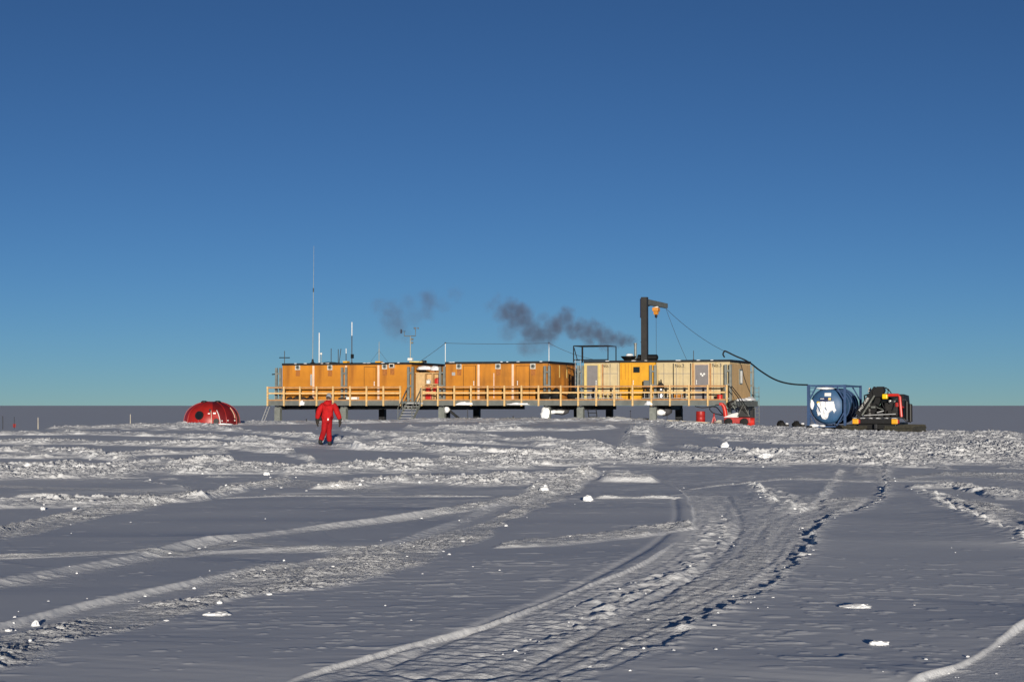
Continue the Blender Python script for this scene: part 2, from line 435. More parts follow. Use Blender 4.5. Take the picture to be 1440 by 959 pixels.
def snow_mat(name, ground=False):
    m = bpy.data.materials.new(name)
    t, N, L = nt(m)
    b = N['Principled BSDF']
    b.inputs['Roughness'].default_value = .65
    b.inputs['Specular IOR Level'].default_value = .2
    tc = N.new('ShaderNodeTexCoord')
    n = N.new('ShaderNodeTexNoise'); n.inputs['Scale'].default_value = .35; n.inputs['Detail'].default_value = 6
    L.new(tc.outputs['Object'], n.inputs['Vector'])
    r = N.new('ShaderNodeValToRGB')
    r.color_ramp.elements[0].position = .3; r.color_ramp.elements[1].position = .7
    r.color_ramp.elements[0].color = (.80, .82, .85, 1); r.color_ramp.elements[1].color = (.87, .88, .895, 1)
    L.new(n.outputs['Fac'], r.inputs['Fac']); L.new(r.outputs['Color'], b.inputs['Base Color'])
    n1 = N.new('ShaderNodeTexNoise'); n1.inputs['Scale'].default_value = 7 if ground else 12; n1.inputs['Detail'].default_value = 5
    n1.inputs['Roughness'].default_value = .62
    mp = N.new('ShaderNodeMapping'); mp.inputs['Scale'].default_value = (.7, 1.3, 1)
    L.new(tc.outputs['Object'], mp.inputs['Vector']); L.new(mp.outputs[0], n1.inputs['Vector'])
    bp = N.new('ShaderNodeBump'); bp.inputs['Strength'].default_value = .15 if ground else .5; bp.inputs['Distance'].default_value = .012 if ground else .04
    L.new(n1.outputs['Fac'], bp.inputs['Height'])
    if ground:
        # wind-cut dunes far out on the plateau
        n2 = N.new('ShaderNodeTexNoise'); n2.inputs['Scale'].default_value = .05; n2.inputs['Detail'].default_value = 8
        L.new(tc.outputs['Object'], n2.inputs['Vector'])
        bp2 = N.new('ShaderNodeBump'); bp2.inputs['Strength'].default_value = .10; bp2.inputs['Distance'].default_value = .5
        L.new(n2.outputs['Fac'], bp2.inputs['Height']); L.new(bp2.outputs[0], bp.inputs['Normal'])
    if ground:
        # churned snow in the tracks has a coarser broken grain
        an = N.new('ShaderNodeAttribute'); an.attribute_name = 'churn'
        n4 = N.new('ShaderNodeTexNoise'); n4.inputs['Scale'].default_value = 16; n4.inputs['Detail'].default_value = 5; n4.inputs['Roughness'].default_value = .7
        L.new(tc.outputs['Object'], n4.inputs['Vector'])
        bp4 = N.new('ShaderNodeBump'); bp4.inputs['Distance'].default_value = .05
        L.new(an.outputs['Fac'], bp4.inputs['Strength']); L.new(n4.outputs['Fac'], bp4.inputs['Height'])
        L.new(bp.outputs[0], bp4.inputs['Normal'])
        bp = bp4
    L.new(bp.outputs[0], b.inputs['Normal'])
    return m


M['snowground'] = snow_mat('snow_surface', True)
M['snow'] = snow_mat('snow_lump')

# ------------------------------------------------------------------ mesh helpers
OFF = {}


class MB:
    def __init__(s):
        s.v = []; s.f = []

    def add(s, vs, fs):
        o = len(s.v)
        s.v += [Vector(p) for p in vs]
        s.f += [tuple(i + o for i in f) for f in fs]
        return s

    def box(s, x0, x1, y0, y1, z0, z1):
        vs = [(x, y, z) for z in (z0, z1) for y in (y0, y1) for x in (x0, x1)]
        return s.add(vs, [(0, 2, 3, 1), (4, 5, 7, 6), (0, 1, 5, 4), (2, 6, 7, 3), (0, 4, 6, 2), (1, 3, 7, 5)])

    def rbox(s, x0, x1, y0, y1, z0, z1, b=.02):
        bm = bmesh.new()
        bmesh.ops.create_cube(bm, size=1)
        for v in bm.verts:
            v.co = Vector(((x0 + x1) / 2 + v.co.x * (x1 - x0), (y0 + y1) / 2 + v.co.y * (y1 - y0), (z0 + z1) / 2 + v.co.z * (z1 - z0)))
        b = min(b, .45 * min(x1 - x0, y1 - y0, z1 - z0))
        bmesh.ops.bevel(bm, geom=bm.edges[:], offset=b, segments=2, affect='EDGES', profile=.6)
        bm.verts.index_update()
        s.add([v.co.copy() for v in bm.verts], [[v.index for v in f.verts] for f in bm.faces])
        bm.free()
        return s

    def bar(s, p0, p1, w, h, up=(0, 0, 1)):
        p0 = Vector(p0); p1 = Vector(p1); d = (p1 - p0).normalized()
        up = Vector(up)
        if abs(d.dot(up)) > .95:
            up = Vector((0, 1, 0))
        r = d.cross(up).normalized(); u = r.cross(d)
        vs = [p + r * (a * w / 2) + u * (b * h / 2) for p in (p0, p1) for a, b in ((-1, -1), (1, -1), (1, 1), (-1, 1))]
        return s.add(vs, [(0, 3, 2, 1), (4, 5, 6, 7), (0, 1, 5, 4), (1, 2, 6, 5), (2, 3, 7, 6), (3, 0, 4, 7)])

    def tube(s, pts, r, n=8):
        pts = [Vector(p) for p in pts]
        rs = r if isinstance(r, (list, tuple)) else [r] * len(pts)
        vs = []; fs = []
        prev = None
        for i, p in enumerate(pts):
            d = (pts[min(i + 1, len(pts) - 1)] - pts[max(i - 1, 0)]).normalized()
            a = prev if prev else (Vector((0, 0, 1)) if abs(d.z) < .9 else Vector((1, 0, 0)))
            a = (a - d * a.dot(d)).normalized(); prev = a
            b = d.cross(a)
            for k in range(n):
                t = 2 * math.pi * k / n
                vs.append(p + (a * math.cos(t) + b * math.sin(t)) * rs[i])
        for i in range(len(pts) - 1):
            for k in range(n):
                fs.append((i * n + k, i * n + (k + 1) % n, (i + 1) * n + (k + 1) % n, (i + 1) * n + k))
        fs.append(tuple(range(n))[::-1]); fs.append(tuple((len(pts) - 1) * n + k for k in range(n)))
        return s.add(vs, fs)

    def lathe(s, prof, c, axis='z', n=24, arc=None):
        c = Vector(c); vs = []; fs = []
        full = arc is None
        a0, a1 = (0, 2 * math.pi) if full else arc
        m = n if full else n + 1
        for r, h in prof:
            for k in range(m):
                t = a0 + (a1 - a0) * k / n
                p = (r * math.cos(t), r * math.sin(t), h)
                if axis == 'y':
                    p = (p[0], p[2], p[1])
                elif axis == 'x':
                    p = (p[2], p[0], p[1])
                vs.append(c + Vector(p))
        for i in range(len(prof) - 1):
            for k in range(n):
                k2 = (k + 1) % m
                fs.append((i * m + k, i * m + k2, (i + 1) * m + k2, (i + 1) * m + k))
        if full:
            if prof[0][0] > 1e-4:
                fs.append(tuple(range(m))[::-1])
            if prof[-1][0] > 1e-4:
                fs.append(tuple((len(prof) - 1) * m + k for k in range(m)))
        return s.add(vs, fs)

    def prism(s, poly, axis, a, b):
        n = len(poly); vs = []
        for h in (a, b):
            for p, q in poly:
                vs.append({'x': (h, p, q), 'y': (p, h, q), 'z': (p, q, h)}[axis])
        fs = [tuple(range(n))[::-1], tuple(range(n, 2 * n))]
        fs += [(i, (i + 1) % n, n + (i + 1) % n, n + i) for i in range(n)]
        return s.add(vs, fs)

    def blob(s, c, rad, seed=0, amp=.25, sub=2, fr=1.2, flat=False):
        bm = bmesh.new()
        bmesh.ops.create_icosphere(bm, subdivisions=sub, radius=1)
        sv = Vector((seed * 3.7, seed * 1.3, seed * 2.1))
        for v in bm.verts:
            k = 1 + amp * mnoise.noise(v.co * fr + sv) + amp * .5 * mnoise.noise(v.co * fr * 2.7 + sv)
            p = v.co * k
            if flat and p.z < -.15:
                p.z = -.15
            v.co = Vector(c) + Vector((p.x * rad[0], p.y * rad[1], p.z * rad[2]))
        bm.verts.index_update()
        s.add([v.co.copy() for v in bm.verts], [[v.index for v in f.verts] for f in bm.faces])
        bm.free()
        return s

    def build(s, name, m, parent=None, off=None, smooth=False, rot=None):
        o = off if off is not None else (OFF.get(parent.name, Vector()) if parent else Vector())
        me = bpy.data.meshes.new(name)
        me.from_pydata([tuple(p - o) for p in s.v], [], s.f)
        bm = bmesh.new(); bm.from_mesh(me)
        bmesh.ops.recalc_face_normals(bm, faces=bm.faces[:])
        bm.to_mesh(me); bm.free()
        if smooth:
            me.polygons.foreach_set('use_smooth', [True] * len(me.polygons))
            me.set_sharp_from_angle(angle=R(38))
        me.materials.append(M[m] if isinstance(m, str) else m)
        ob = bpy.data.objects.new(name, me)
        COL.objects.link(ob)
        if parent:
            ob.parent = parent
        return ob


class Frame:
    def __init__(s, org, rz):
        s.o = Vector(org); s.rz = rz; s.m = Matrix.Rotation(rz, 3, 'Z')

    def w(s, p):
        return s.o + s.m @ Vector(p)

    def l(s, p):
        return s.m.inverted() @ (Vector(p) - s.o)


WORLD = Frame((0, 0, 0), 0)


def tagit(o, label, cat, group=None, kind=None):
    if label: o['label'] = label
    if cat: o['category'] = cat
    if group: o['group'] = group
    if kind: o['kind'] = kind
    return o


def thing(name, label, cat, base, frame=WORLD, group=None):
    o = bpy.data.objects.new(name, None)
    COL.objects.link(o)
    o.empty_display_size = .3
    o.location = frame.w(base)
    o.rotation_euler = (0, 0, frame.rz)
    OFF[o.name] = Vector(base)
    return tagit(o, label, cat, group)


def solo(name, mb, m, label, cat, base, frame=WORLD, group=None, smooth=False, kind=None):
    o = mb.build(name, m, None, off=Vector(base), smooth=smooth)
    o.location = frame.w(base); o.rotation_euler = (0, 0, frame.rz)
    return tagit(o, label, cat, group, kind)


def dup(root, loc, rz=None, label=None):
    r = root.copy(); COL.objects.link(r); r.location = loc
    if rz is not None: r.rotation_euler = (0, 0, rz)
    if label: r['label'] = label
    for ch in list(root.children):
        c = ch.copy(); COL.objects.link(c); c.parent = r
        for g in ch.children:
            d = g.copy(); COL.objects.link(d); d.parent = c
    return r


def txt(s, size, m, parent, loc, rot, name='lettering', depth=.004):
    cu = bpy.data.curves.new(name, 'FONT'); cu.body = s; cu.size = size; cu.extrude = depth
    cu.align_x = 'CENTER'; cu.align_y = 'CENTER'
    tmp = bpy.data.objects.new('tmp_text', cu); COL.objects.link(tmp)
    dg = bpy.context.evaluated_depsgraph_get()
    me = bpy.data.meshes.new_from_object(tmp.evaluated_get(dg))
    bpy.data.objects.remove(tmp); bpy.data.curves.remove(cu)
    me.materials.clear(); me.materials.append(M[m])
    o = bpy.data.objects.new(name, me); COL.objects.link(o)
    o.parent = parent
    o.location = Vector(loc) - OFF.get(parent.name, Vector())
    o.rotation_euler = rot
    return o


# ------------------------------------------------------------------ snow ground: one sheet out to the horizon
def build_ground():
    ORG = -10.0
    rows = [0.5, 4, 8, 12, 15, 17]
    r = 18.2
    while r < 160:
        rows.append(r)
        r += .021 + .00062 * (r - 10)
    st = .25
    while r < 45000:
        rows.append(r); r += st; st = min(st * 1.12, r * .16)
    rows = np.array(rows)
    half = R(16.6)
    dense = np.linspace(-half, half, 1300)
    side = np.concatenate([half + (math.pi - half) * (np.linspace(0, 1, 46)[1:] ** 1.8)])
    ang = np.concatenate([-side[::-1][1:], dense, side])
    nA = len(ang)
    RR, AA = np.meshgrid(rows, ang, indexing='ij')
    X = (RR * np.sin(AA)).ravel(); Y = (ORG + RR * np.cos(AA)).ravel()
    Z, churn = full_z(X, Y, churn=True)
    nv = len(X)
    me = bpy.data.meshes.new('snow_ground')
    i = np.arange(len(rows) - 1)[:, None] * nA; j = np.arange(nA)[None, :]
    j2 = (j + 1) % nA
    quads = np.stack([(i + j), (i + j2), (i + nA + j2), (i + nA + j)], -1).reshape(-1, 4)
    quads = quads[:, ::-1]
    # close the centre with a fan
    co = np.stack([X, Y, Z], 1)
    nq = len(quads)
    me.vertices.add(nv)
    me.vertices.foreach_set('co', co.ravel().astype(np.float32))
    me.loops.add(nq * 4 + nA)
    me.loops.foreach_set('vertex_index', np.concatenate([quads.ravel(), np.arange(nA)[::-1]]).astype(np.int32))
    me.polygons.add(nq + 1)
    me.polygons.foreach_set('loop_start', np.concatenate([np.arange(nq) * 4, [nq * 4]]).astype(np.int32))
    me.polygons.foreach_set('use_smooth', np.ones(nq + 1, dtype=bool))
    me.update(calc_edges=True)
    me.materials.append(M['snowground'])
    at_ = me.attributes.new('churn', 'FLOAT', 'POINT')
    at_.data.foreach_set('value', churn.astype(np.float32))
    # faces must look up
    if me.polygons[nA * 3 + 5].normal.z < 0:
        me.flip_normals()
    o = bpy.data.objects.new('snow_ground', me)
    COL.objects.link(o)
    o['kind'] = 'structure'


build_ground()

# ------------------------------------------------------------------ station
ROT = R(-20)
ca, sa = math.cos(R(20)), math.sin(R(20))
SO = Vector((-16.32, 131.4, 0))
ST = Frame(SO, ROT)


def U(px, v=0.):
    k = (px - 720) / F
    return (k * (SO.y + v * ca) - SO.x - v * sa) / (ca + k * sa)


def W(py, u, v=0.):
    y = SO.y - u * sa + v * ca
    return at(720, py, y).z


DECK = 1.97
TOP = 4.53
V0 = -1.40           # front edge of the walkway
POSTPX = [377.2, 400.3, 422.8, 446.2, 469.3, 493.2, 516.3, 540, 563.7, 593.6, 616.6, 639.6, 663, 686.5, 710, 734, 758, 789.2, 813.6, 839, 864.3, 890, 916.3, 942.5, 969.3, 995.7, 1022.5]
POSTU = [U(p, V0) for p in POSTPX]
UL, UR = POSTU[0], POSTU[-1]
UEND = 32.85
COLU = [U(p, -.25) for p in (391.5, 484, 577.5, 622, 769.5, 816.5, 918.5, 1024)]
gzs = .62

plat = thing('raised_platform', 'long raised timber-railed steel platform carrying the station containers', 'platform', (UL, V0, gzs - .3), ST)
mb = MB()
mb.box(UL - .05, POSTU[8] + .05, V0, -.5, 1.86, DECK)
mb.box(POSTU[8] + .05, POSTU[9] - .05, V0, -.5, 1.86, DECK)
mb.box(POSTU[9] - .05, UR + .05, V0, -.5, 1.86, DECK)
mb.box(UL + .4, UEND, -.5, 6.1, 1.88, DECK - .002)
mb.build('deck', 'steeldark', plat)
mb = MB()
for a, b in ((UL - .06, POSTU[8] + .06), (POSTU[9] - .06, UR + .06)):
    mb.box(a, b, V0 - .03, V0, 1.70, 2.03)
    mb.box(a, b, V0 - .05, V0 - .03, 1.70, 1.74)
mb.build('front_fascia', 'steeldark', plat)
mb = MB()
mb.box(UEND, UEND + .1, -.4, 6.1, 1.62, 1.99); mb.box(UR + .1, UEND + .1, -.45, -.4, 1.62, 1.99)
mb.build('side_fascia', 'steeldark', plat)
for k, u in enumerate(POSTU):
    mb = MB().box(u - .052, u + .052, V0 - .135, V0 - .035, 1.67, 3.03)
    mb.build('rail_post', 'wood', plat)
for z0, z1, m in ((2.90, 3.0, 'woodold'), (2.50, 2.60, 'wood'), (2.032, 2.12, 'woodold')):
    for a, b in ((UL, POSTU[8]), (POSTU[9], UR)):
        MB().box(a - .04, b + .04, V0 - .034, V0 + .012, z0, z1).build('rail', m, plat)
# left return of the railing
for v in (-.25, 1.2, 2.6, 4.0):
    MB().box(UL - .05, UL + .05, v - .05, v + .05, 1.67, 3.0).build('rail_post', 'wood', plat)
for z0, z1 in ((2.90, 2.99), (2.5, 2.59), (2.04, 2.12)):
    MB().box(UL - .02, UL + .02, V0 + .02, 4.05, z0, z1).build('rail', 'woodold', plat)
MB().box(UL - .05, UL + .4, -.5, 4.1, 1.86, DECK - .004).build('deck', 'steeldark', plat)
for k, u in enumerate(COLU):
    for row, v in enumerate((-.25, 6.35)):
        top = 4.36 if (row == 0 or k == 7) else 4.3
        mb = MB()
        for s in (-1, 1):
            c = u + s * .155
            mb.box(c - .075, c + .075, v - .08, v + .08, 1.5, top)
        for z in (2.1, 3.0, 3.9):
            mb.box(u - .08, u + .08, v - .03, v + .03, z, z + .1)
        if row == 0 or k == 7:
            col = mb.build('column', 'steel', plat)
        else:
            col = mb.build('column', 'girder', plat)  # back row: dark colour stands in for shade on the same steel
        if not (k == 2 and row == 0):
            mb = MB()
            w = .17 if row == 0 else .18
            mb.box(u - w, u + w, v - .15, v + .15, -.6, 1.56)
            mb.box(u - w - .05, u - w + .02, v - .17, v + .17, -.6, 1.5)
            mb.box(u + w - .02, u + w + .05, v - .17, v + .17, -.6, 1.5)
            mb.build('leg', 'steel' if row == 0 else 'girder', plat)  # back legs coloured dark to imitate the shade below the deck
    MB().box(u - .16, u + .16, -.05, 6.15, 1.40, 1.855).build('cross_beam', 'girder', plat)  # shadow under the deck put into the beam colour
for a, b, v in ((UL + .2, 10.1, .9), (U(588, 1.2), U(612, 1.2), 1.2), (U(800, 2.2), U(866, 2.2), 2.2), (10.5, 15.8, 6.9), (UL + .4, 12.4, 6.95)):
    MB().box(a, b, v - .1, v + .1, 1.43, 1.85).build('girder', 'girder', plat)  # dark colour imitates under-deck shadow here too
# snow caught on the leg heads
for k in (0, 1, 3, 4, 5, 6):
    u = COLU[k]
    MB().blob((u, -.3, 1.62), (.17, .2, .13), seed=k, sub=2, flat=True).build('snow_cap', 'snow', plat, smooth=True)
MB().tube([(COLU[3] + .35, -.1, 1.45), (COLU[3] + 1.35, .6, .45)], .09).build('brace', 'girder', plat)
MB().tube([(COLU[0] - .5, -.25, 3.9), (COLU[0] - .15, -.25, 3.93)], .04).build('bracket', 'girder', plat)

# ---- containers
VENTN = 0


def FE(px0, px1, py0, py1, v=0.):
    u0, u1 = U(px0, v), U(px1, v)
    um = (u0 + u1) / 2
    return u0, u1, W(py1, um, v), W(py0, um, v)


def container(u0, label, body, front=None, seam_side=False, proud=0., ribs=False):
    u1 = u0 + 2.46
    t = thing('shipping_container', label, 'container', (u0, 0, 2.0), ST, 'station containers on the platform')
    mb = MB()
    mb.box(u0 + .03, u1 - .03, .03 - proud, 6.03, 2.06, TOP - .02)
    if ribs:
        for i in range(15):
            v = .3 + i * .39
            mb.box(u1 - .035, u1 - .003, v, v + .2, 2.1, TOP - .06)
    elif body in ('orange', 'orange_soot'):
        for i in range(22):
            v = .25 + i * .26
            mb.box(u1 - .035, u1 - .012, v, v + .12, 2.15, TOP - .12)
    mb.build('wall', body, t)
    fm = front or body
    mb = MB()
    for a in (u0 + .004, u1 - .074):
        for v in (0, 5.99):
            v2 = v - proud if v == 0 else v
            mb.box(a, a + .07, v2, v2 + .07, 2.0, TOP)
    for v in (0, 5.99):
        v2 = v - proud if v == 0 else v
        mb.box(u0 + .074, u1 - .074, v2 + .005, v2 + .065, 2.0, 2.09); mb.box(u0 + .074, u1 - .074, v2 + .005, v2 + .065, TOP - .07, TOP)
    for a in (u0 + .004, u1 - .074):
        mb.box(a, a + .07, .07 - proud, 5.99, 2.0, 2.058)
    mb.build('frame', fm, t)
    re = MB().box(u0 - .012, u1 + .03, -.06 - proud, 6.1, TOP + .002, TOP + .155)
    re.build('roof_edge', 'roof', t)
    rnd = random.Random(u0)
    for q in range(2):
        c = u0 + .3 + rnd.random() * 1.8
        MB().blob((c, -.05 - proud, TOP + .13), (.09 + .09 * rnd.random(), .07, .03), seed=q + int(u0 * 7), sub=2).build('snow_patch', 'snow', t, smooth=True)
    return t


def vent(t, px, py, proud=0., box=False):
    u = U(px); z = W(py, u)
    v = -proud
    mb = MB()
    s = .19
    if box:
        mb.box(u - .19, u + .19, v - .14, v + .03, z - .14, z + .16)
        o = mb.build('vent', 'ventframe', t)
        MB().box(u - .13, u + .13, v - .155, v - .142, z - .09, z + .1).build('grille', 'black', o, off=OFF[t.name])
    else:
        mb.box(u - s, u + s, v - .05, v + .028, z - s, z - s + .05); mb.box(u - s, u + s, v - .05, v + .028, z + s - .05, z + s)
        mb.box(u - s, u - s + .05, v - .05, v + .028, z - s + .05, z + s - .05); mb.box(u + s - .05, u + s, v - .05, v + .028, z - s + .05, z + s - .05)
        mb.box(u - s + .05, u + s - .05, v - .02, v + .028, z - s + .05, z + s - .05)
        o = mb.build('vent', 'ventframe', t)
        MB().lathe([(.14, -.05), (.14, -.021)], (u, v, z), 'y', 20).build('fan', 'steeldark', o, off=OFF[t.name])
        f = MB().lathe([(.05, -.062), (.05, -.051)], (u, v, z), 'y', 12)
        f.build('fan_hub', 'black', o, off=OFF[t.name])
    MB().box(u - .155, u + .155, v + .005, v + .027, z - .62, z - .2).build('stain_panel', 'rust', t)


def door(t, px0, px1, py0, m, proud=0., handle_right=True, gasket='black', py1=561.5):
    u0, u1, z0, z1 = FE(px0, px1, py0, py1)
    z0 = 2.12
    v = -proud
    d = MB().box(u0, u1, v - .012, v + .029, z0, z1).build('door', m, t)
    g = MB()
    g.box(u0 - .028, u0 - .002, v - .004, v + .029, z0, z1 + .028); g.box(u1 + .002, u1 + .028, v - .004, v + .029, z0, z1 + .028)
    g.box(u0, u1, v - .004, v + .029, z1 + .002, z1 + .028)
    g.build('door_gasket', gasket, t)
    h = u1 - .1 if handle_right else u0 + .1
    MB().tube([(h, v - .05, z0 + .95), (h, v - .05, z0 + 1.25)], .022, 6).box(h - .03, h + .03, v - .045, v - .0125, z0 + .98, z0 + 1.02).box(h - .03, h + .03, v - .045, v - .0125, z0 + 1.18, z0 + 1.22).build('handle', 'white', d, off=OFF[t.name])
    return d, (u0, u1, z0, z1)


def jointcover(t, px, m='cream'):
    u = U(px)
    MB().box(u - .075, u + .075, -.045, -.008, 2.02, TOP - .03).build('joint_cover', m, t)


cu = [0, 2.5, 5, 7.5, 12.5, 15, 17.5, 22.5, 25, 27.5, 30]
c1 = container(cu[0], 'orange container at the left end of the station', 'orange')
vent(c1, 418.7, 516.5); jointcover(c1, 441)
c2 = container(cu[1], 'orange container under the tallest antenna, second from the left end', 'orange')
vent(c2, 464, 516.5)
MB().box(U(436.5), U(438.8), -.012, .029, 3.1, 3.9).build('label_plate', 'alu', c2)
c3 = container(cu[2], 'orange container with closed door behind the grey column and white deck box', 'orange')
door(c3, 512.5, 528.5, 516.5, 'orange'); jointcover(c3, 487, 'cream'); jointcover(c3, 532.5)
c4 = container(cu[3], 'orange container beside the open shelf with two vents side by side', 'orange')
vent(c4, 541, 515.3); vent(c4, 551.5, 514.5, box=True)
c5 = container(cu[4], 'orange container right of the shelf with vent and closed door', 'orange')
vent(c5, 645.5, 515); door(c5, 652, 668.5, 514.5, 'orange'); jointcover(c5, 673.2, 'cream')
MB().box(U(635.5), U(640), -.006, .029, W(528, 13.3), W(523.5, 13.3)).build('label_plate', 'alu', c5)
c6 = container(cu[5], 'soot-stained orange container in the middle of the three-container block', 'orange_soot')
vent(c6, 700.5, 515); jointcover(c6, 721.3, 'cream')
MB().box(U(694), U(695.2), -.03, .029, 2.2, 3.9).build('pipe', 'cream', c6)
c7 = container(cu[6], 'orange container with door and vent under the right white wire pole', 'orange_soot')
vent(c7, 749.5, 515); door(c7, 726, 744, 514.5, 'orange_soot', handle_right=False)
for v in (2.3, 3.9):
    MB().box(cu[6] + 2.47, cu[6] + 2.49, v, v + .12, 3.6, 4.45).build('side_strip', 'creamline', c7)
c8 = container(cu[7], 'beige container with grey door under the black roof railing', 'beige')
door(c8, 825.5, 840.5, 513.8, 'doorgrey', gasket='creamline', handle_right=True)
for px in (822.8, 843):
    u = U(px); MB().box(u - .06, u + .06, -.03, .028, 2.1, 4.45).build('door_trim', 'creamline', c8)
u = U(847.5); MB().box(u - .05, u + .05, -.03, .028, 2.1, 4.45).build('door_trim', 'woodold', c8)
c9 = container(cu[8], 'bright yellow container with small dark window below the crane', 'yellow', proud=.06)
d9, (a, b, z0, z1) = door(c9, 889, 913, 511.5, 'yellow', proud=.06, handle_right=False, gasket='orange')
ua, ub, za, zb = FE(891, 900.2, 516, 524)
wn = MB().box(ua, ub, -.085, -.0725, za, zb).build('window', 'glass', c9)
fr = MB()
for (p, q, r_, s_) in ((ua - .04, ub + .04, zb, zb + .04), (ua - .04, ub + .04, za - .04, za), (ua - .04, ua, za, zb), (ub, ub + .04, za, zb)):
    fr.box(p, q, -.095, -.0725, r_, s_)
fr.build('window_frame', 'yellow', wn, off=OFF[c9.name])
for px in (874, 879.5, 884):
    u = U(px); MB().box(u - .012, u + .012, -.04, -.025, 2.1, 4.5).build('panel_seam', 'orange', c9)
ua, ub, za, zb = FE(873, 884, 534, 537); MB().box(ua, ub, -.045, -.025, za - .25, zb).build('hatch', 'yellow', c9)
c10 = container(cu[9], 'beige panelled container between the grey column and the dotted grey door', 'beige')
c11 = container(cu[10], 'beige container with three white dots on its grey door at the right end', 'beige', ribs=True)
for t, pxs in ((c8, (848.5, 857.8, 868)), (c10, (933.5, 946.8, 951, 960.5, 971)), (c11, (1003.4, 1013.3))):
    for px in pxs:
        u = U(px); dk = px in (946.8, 971)
        MB().box(u - (.03 if dk else .012), u + (.03 if dk else .012), .008, .0285, 2.1, 4.5).build('panel_seam', 'girder' if dk else 'doorgrey', t)
for t, p0, p1 in ((c8, 849, 868.5), (c10, 922, 946), (c10, 947.5, 970.5), (c11, 1000, 1018)):
    a, b = U(p0), U(p1)
    z = W(525.4, a)
    MB().box(a, b, .012, .0282, z - .015, z + .015).build('panel_seam', 'doorgrey', t)
# tan corrugated end of the last container
mb = MB()
for i in range(15):
    v = .3 + i * .39
    mb.box(cu[10] + 2.4575, cu[10] + 2.468, v - .17, v + .21, 2.11, TOP - .08)
mb.build('end_cladding', 'tan', c11)
d11, (a, b, z0, z1) = door(c11, 977.5, 996, 513, 'doorgrey', gasket='cream', handle_right=False)
for px, py in ((985.8, 525.8), (990.3, 525.8), (988, 528)):
    u = U(px); z = W(py, u)
    MB().lathe([(.065, -.022), (.065, -.0125)], (u, 0, z), 'y', 14).build('white_mark', 'white', d11, off=OFF[c11.name])
for px, dk in ((974.5, 'woodold'), (999, 'woodold')):
    u = U(px); MB().box(u - .05, u + .05, -.02, .028, 2.1, 4.45).build('door_trim', dk, c11)
for t, px, py, s in ((c8, 853, 514.5, 'No.1'), (c10, 955.6, 514.5, 'No.2'), (c11, 1008, 514, 'No.3')):
    u = U(px); z = W(py, u)
    txt(s, .32, 'black', t, (u, .014, z), (math.pi / 2, 0, 0))
ux = cu[10] + 2.465
vw = 2.95
fr = MB().box(ux + .004, ux + .05, vw - .42, vw + .42, 3.1, 4.12).build('window', 'steel', c11)
MB().box(ux + .052, ux + .09, vw - .10, vw + .30, 3.18, 4.0).build('pane', 'white', fr, off=OFF[c11.name])


# ---- shelf in the gap with canisters
sh0, sh1 = U(585.5, .2), U(619, .2)
shf = thing('storage_shelf', 'open timber shelf with plywood side standing between two orange containers', 'shelf', (sh0, .1, DECK), ST)
zt = W(524.5, 11)
mb = MB().box(sh0, sh0 + .62, .1, .14, DECK, zt)
mb.build('side_panel', 'ply', shf)
MB().box(sh0, sh1, .56, .6, DECK, zt).build('back_panel', 'ply', shf)
for u in (sh0 + .62, (sh0 + .62 + sh1) / 2, sh1 - .05):
    MB().box(u, u + .05, .1, .55, DECK, zt).build('upright', 'ply', shf)
levels = [DECK + .08, W(551.5, 11), W(540.5, 11), zt - .05]
for z in levels:
    MB().box(sh0 + .67, sh1 - .05, .14, .55, z, z + .045).build('shelf', 'ply', shf)
MB().box(sh0 - .02, sh1 + .02, .06, .62, zt, zt + .04).build('top', 'ply', shf)
mid = (sh0 + .62 + sh1) / 2
ck = {}


def canister(u, z, label, m='redbright', w=.26, h=.36):
    t = thing('canister', label, 'canister', (u, .22, z), ST, 'canisters on the storage shelf')
    MB().rbox(u - w / 2, u + w / 2, .12, .42, z, z + h, .04).build('body', m, t)
    MB().lathe([(.035, 0), (.035, .05)], (u - w * .28, .27, z + h - .002), 'z', 10).build('cap', 'black', t)
    MB().tube([(u - .02, .27, z + h - .01), (u - .02, .27, z + h + .05), (u + .1, .27, z + h + .05), (u + .1, .27, z + h - .01)], .014, 6).build('handle', m, t)


canister(mid + .32, levels[2] + .046, 'red canister on the top tier of the shelf')
canister(mid - .32, levels[1] + .046, 'red canister on the middle tier of the shelf, beside the plywood side')
canister(mid + .20, levels[1] + .046, 'red canister just right of the middle upright on the shelf middle tier')
canister(mid + .50, levels[1] + .046, 'red canister at the right end of the shelf middle tier')
canister(mid - .28, levels[0] + .046, 'wide red canister on the lowest tier of the shelf', w=.42, h=.38)
canister(mid - .3, levels[2] + .046, 'white canister on the top tier of the shelf', m='white', w=.24, h=.26)
solo('plastic_bag', MB().blob((sh0 + .55, .32, zt + .27), (.58, .3, .26), seed=3, amp=.3, sub=3, flat=True), 'plasticwhite', 'long white plastic-wrapped bundle on top of the shelf above the plywood side', 'bundle', (sh0 + .55, .32, zt + .05), ST, smooth=True)
solo('plastic_bag', MB().blob((sh1 - .35, .32, zt + .22), (.36, .3, .30), seed=5, amp=.3, sub=3, flat=True), 'plasticwhite', 'shorter white plastic-wrapped bundle on the right end of the shelf top', 'bundle', (sh1 - .35, .32, zt + .05), ST, smooth=True)
solo('cardboard_box', MB().rbox(mid - .16, mid + .14, .2, .5, zt + .042, zt + .36, .01), 'rust', 'small brown box between the white bundles on the shelf top', 'box', (mid, .3, zt + .042), ST)


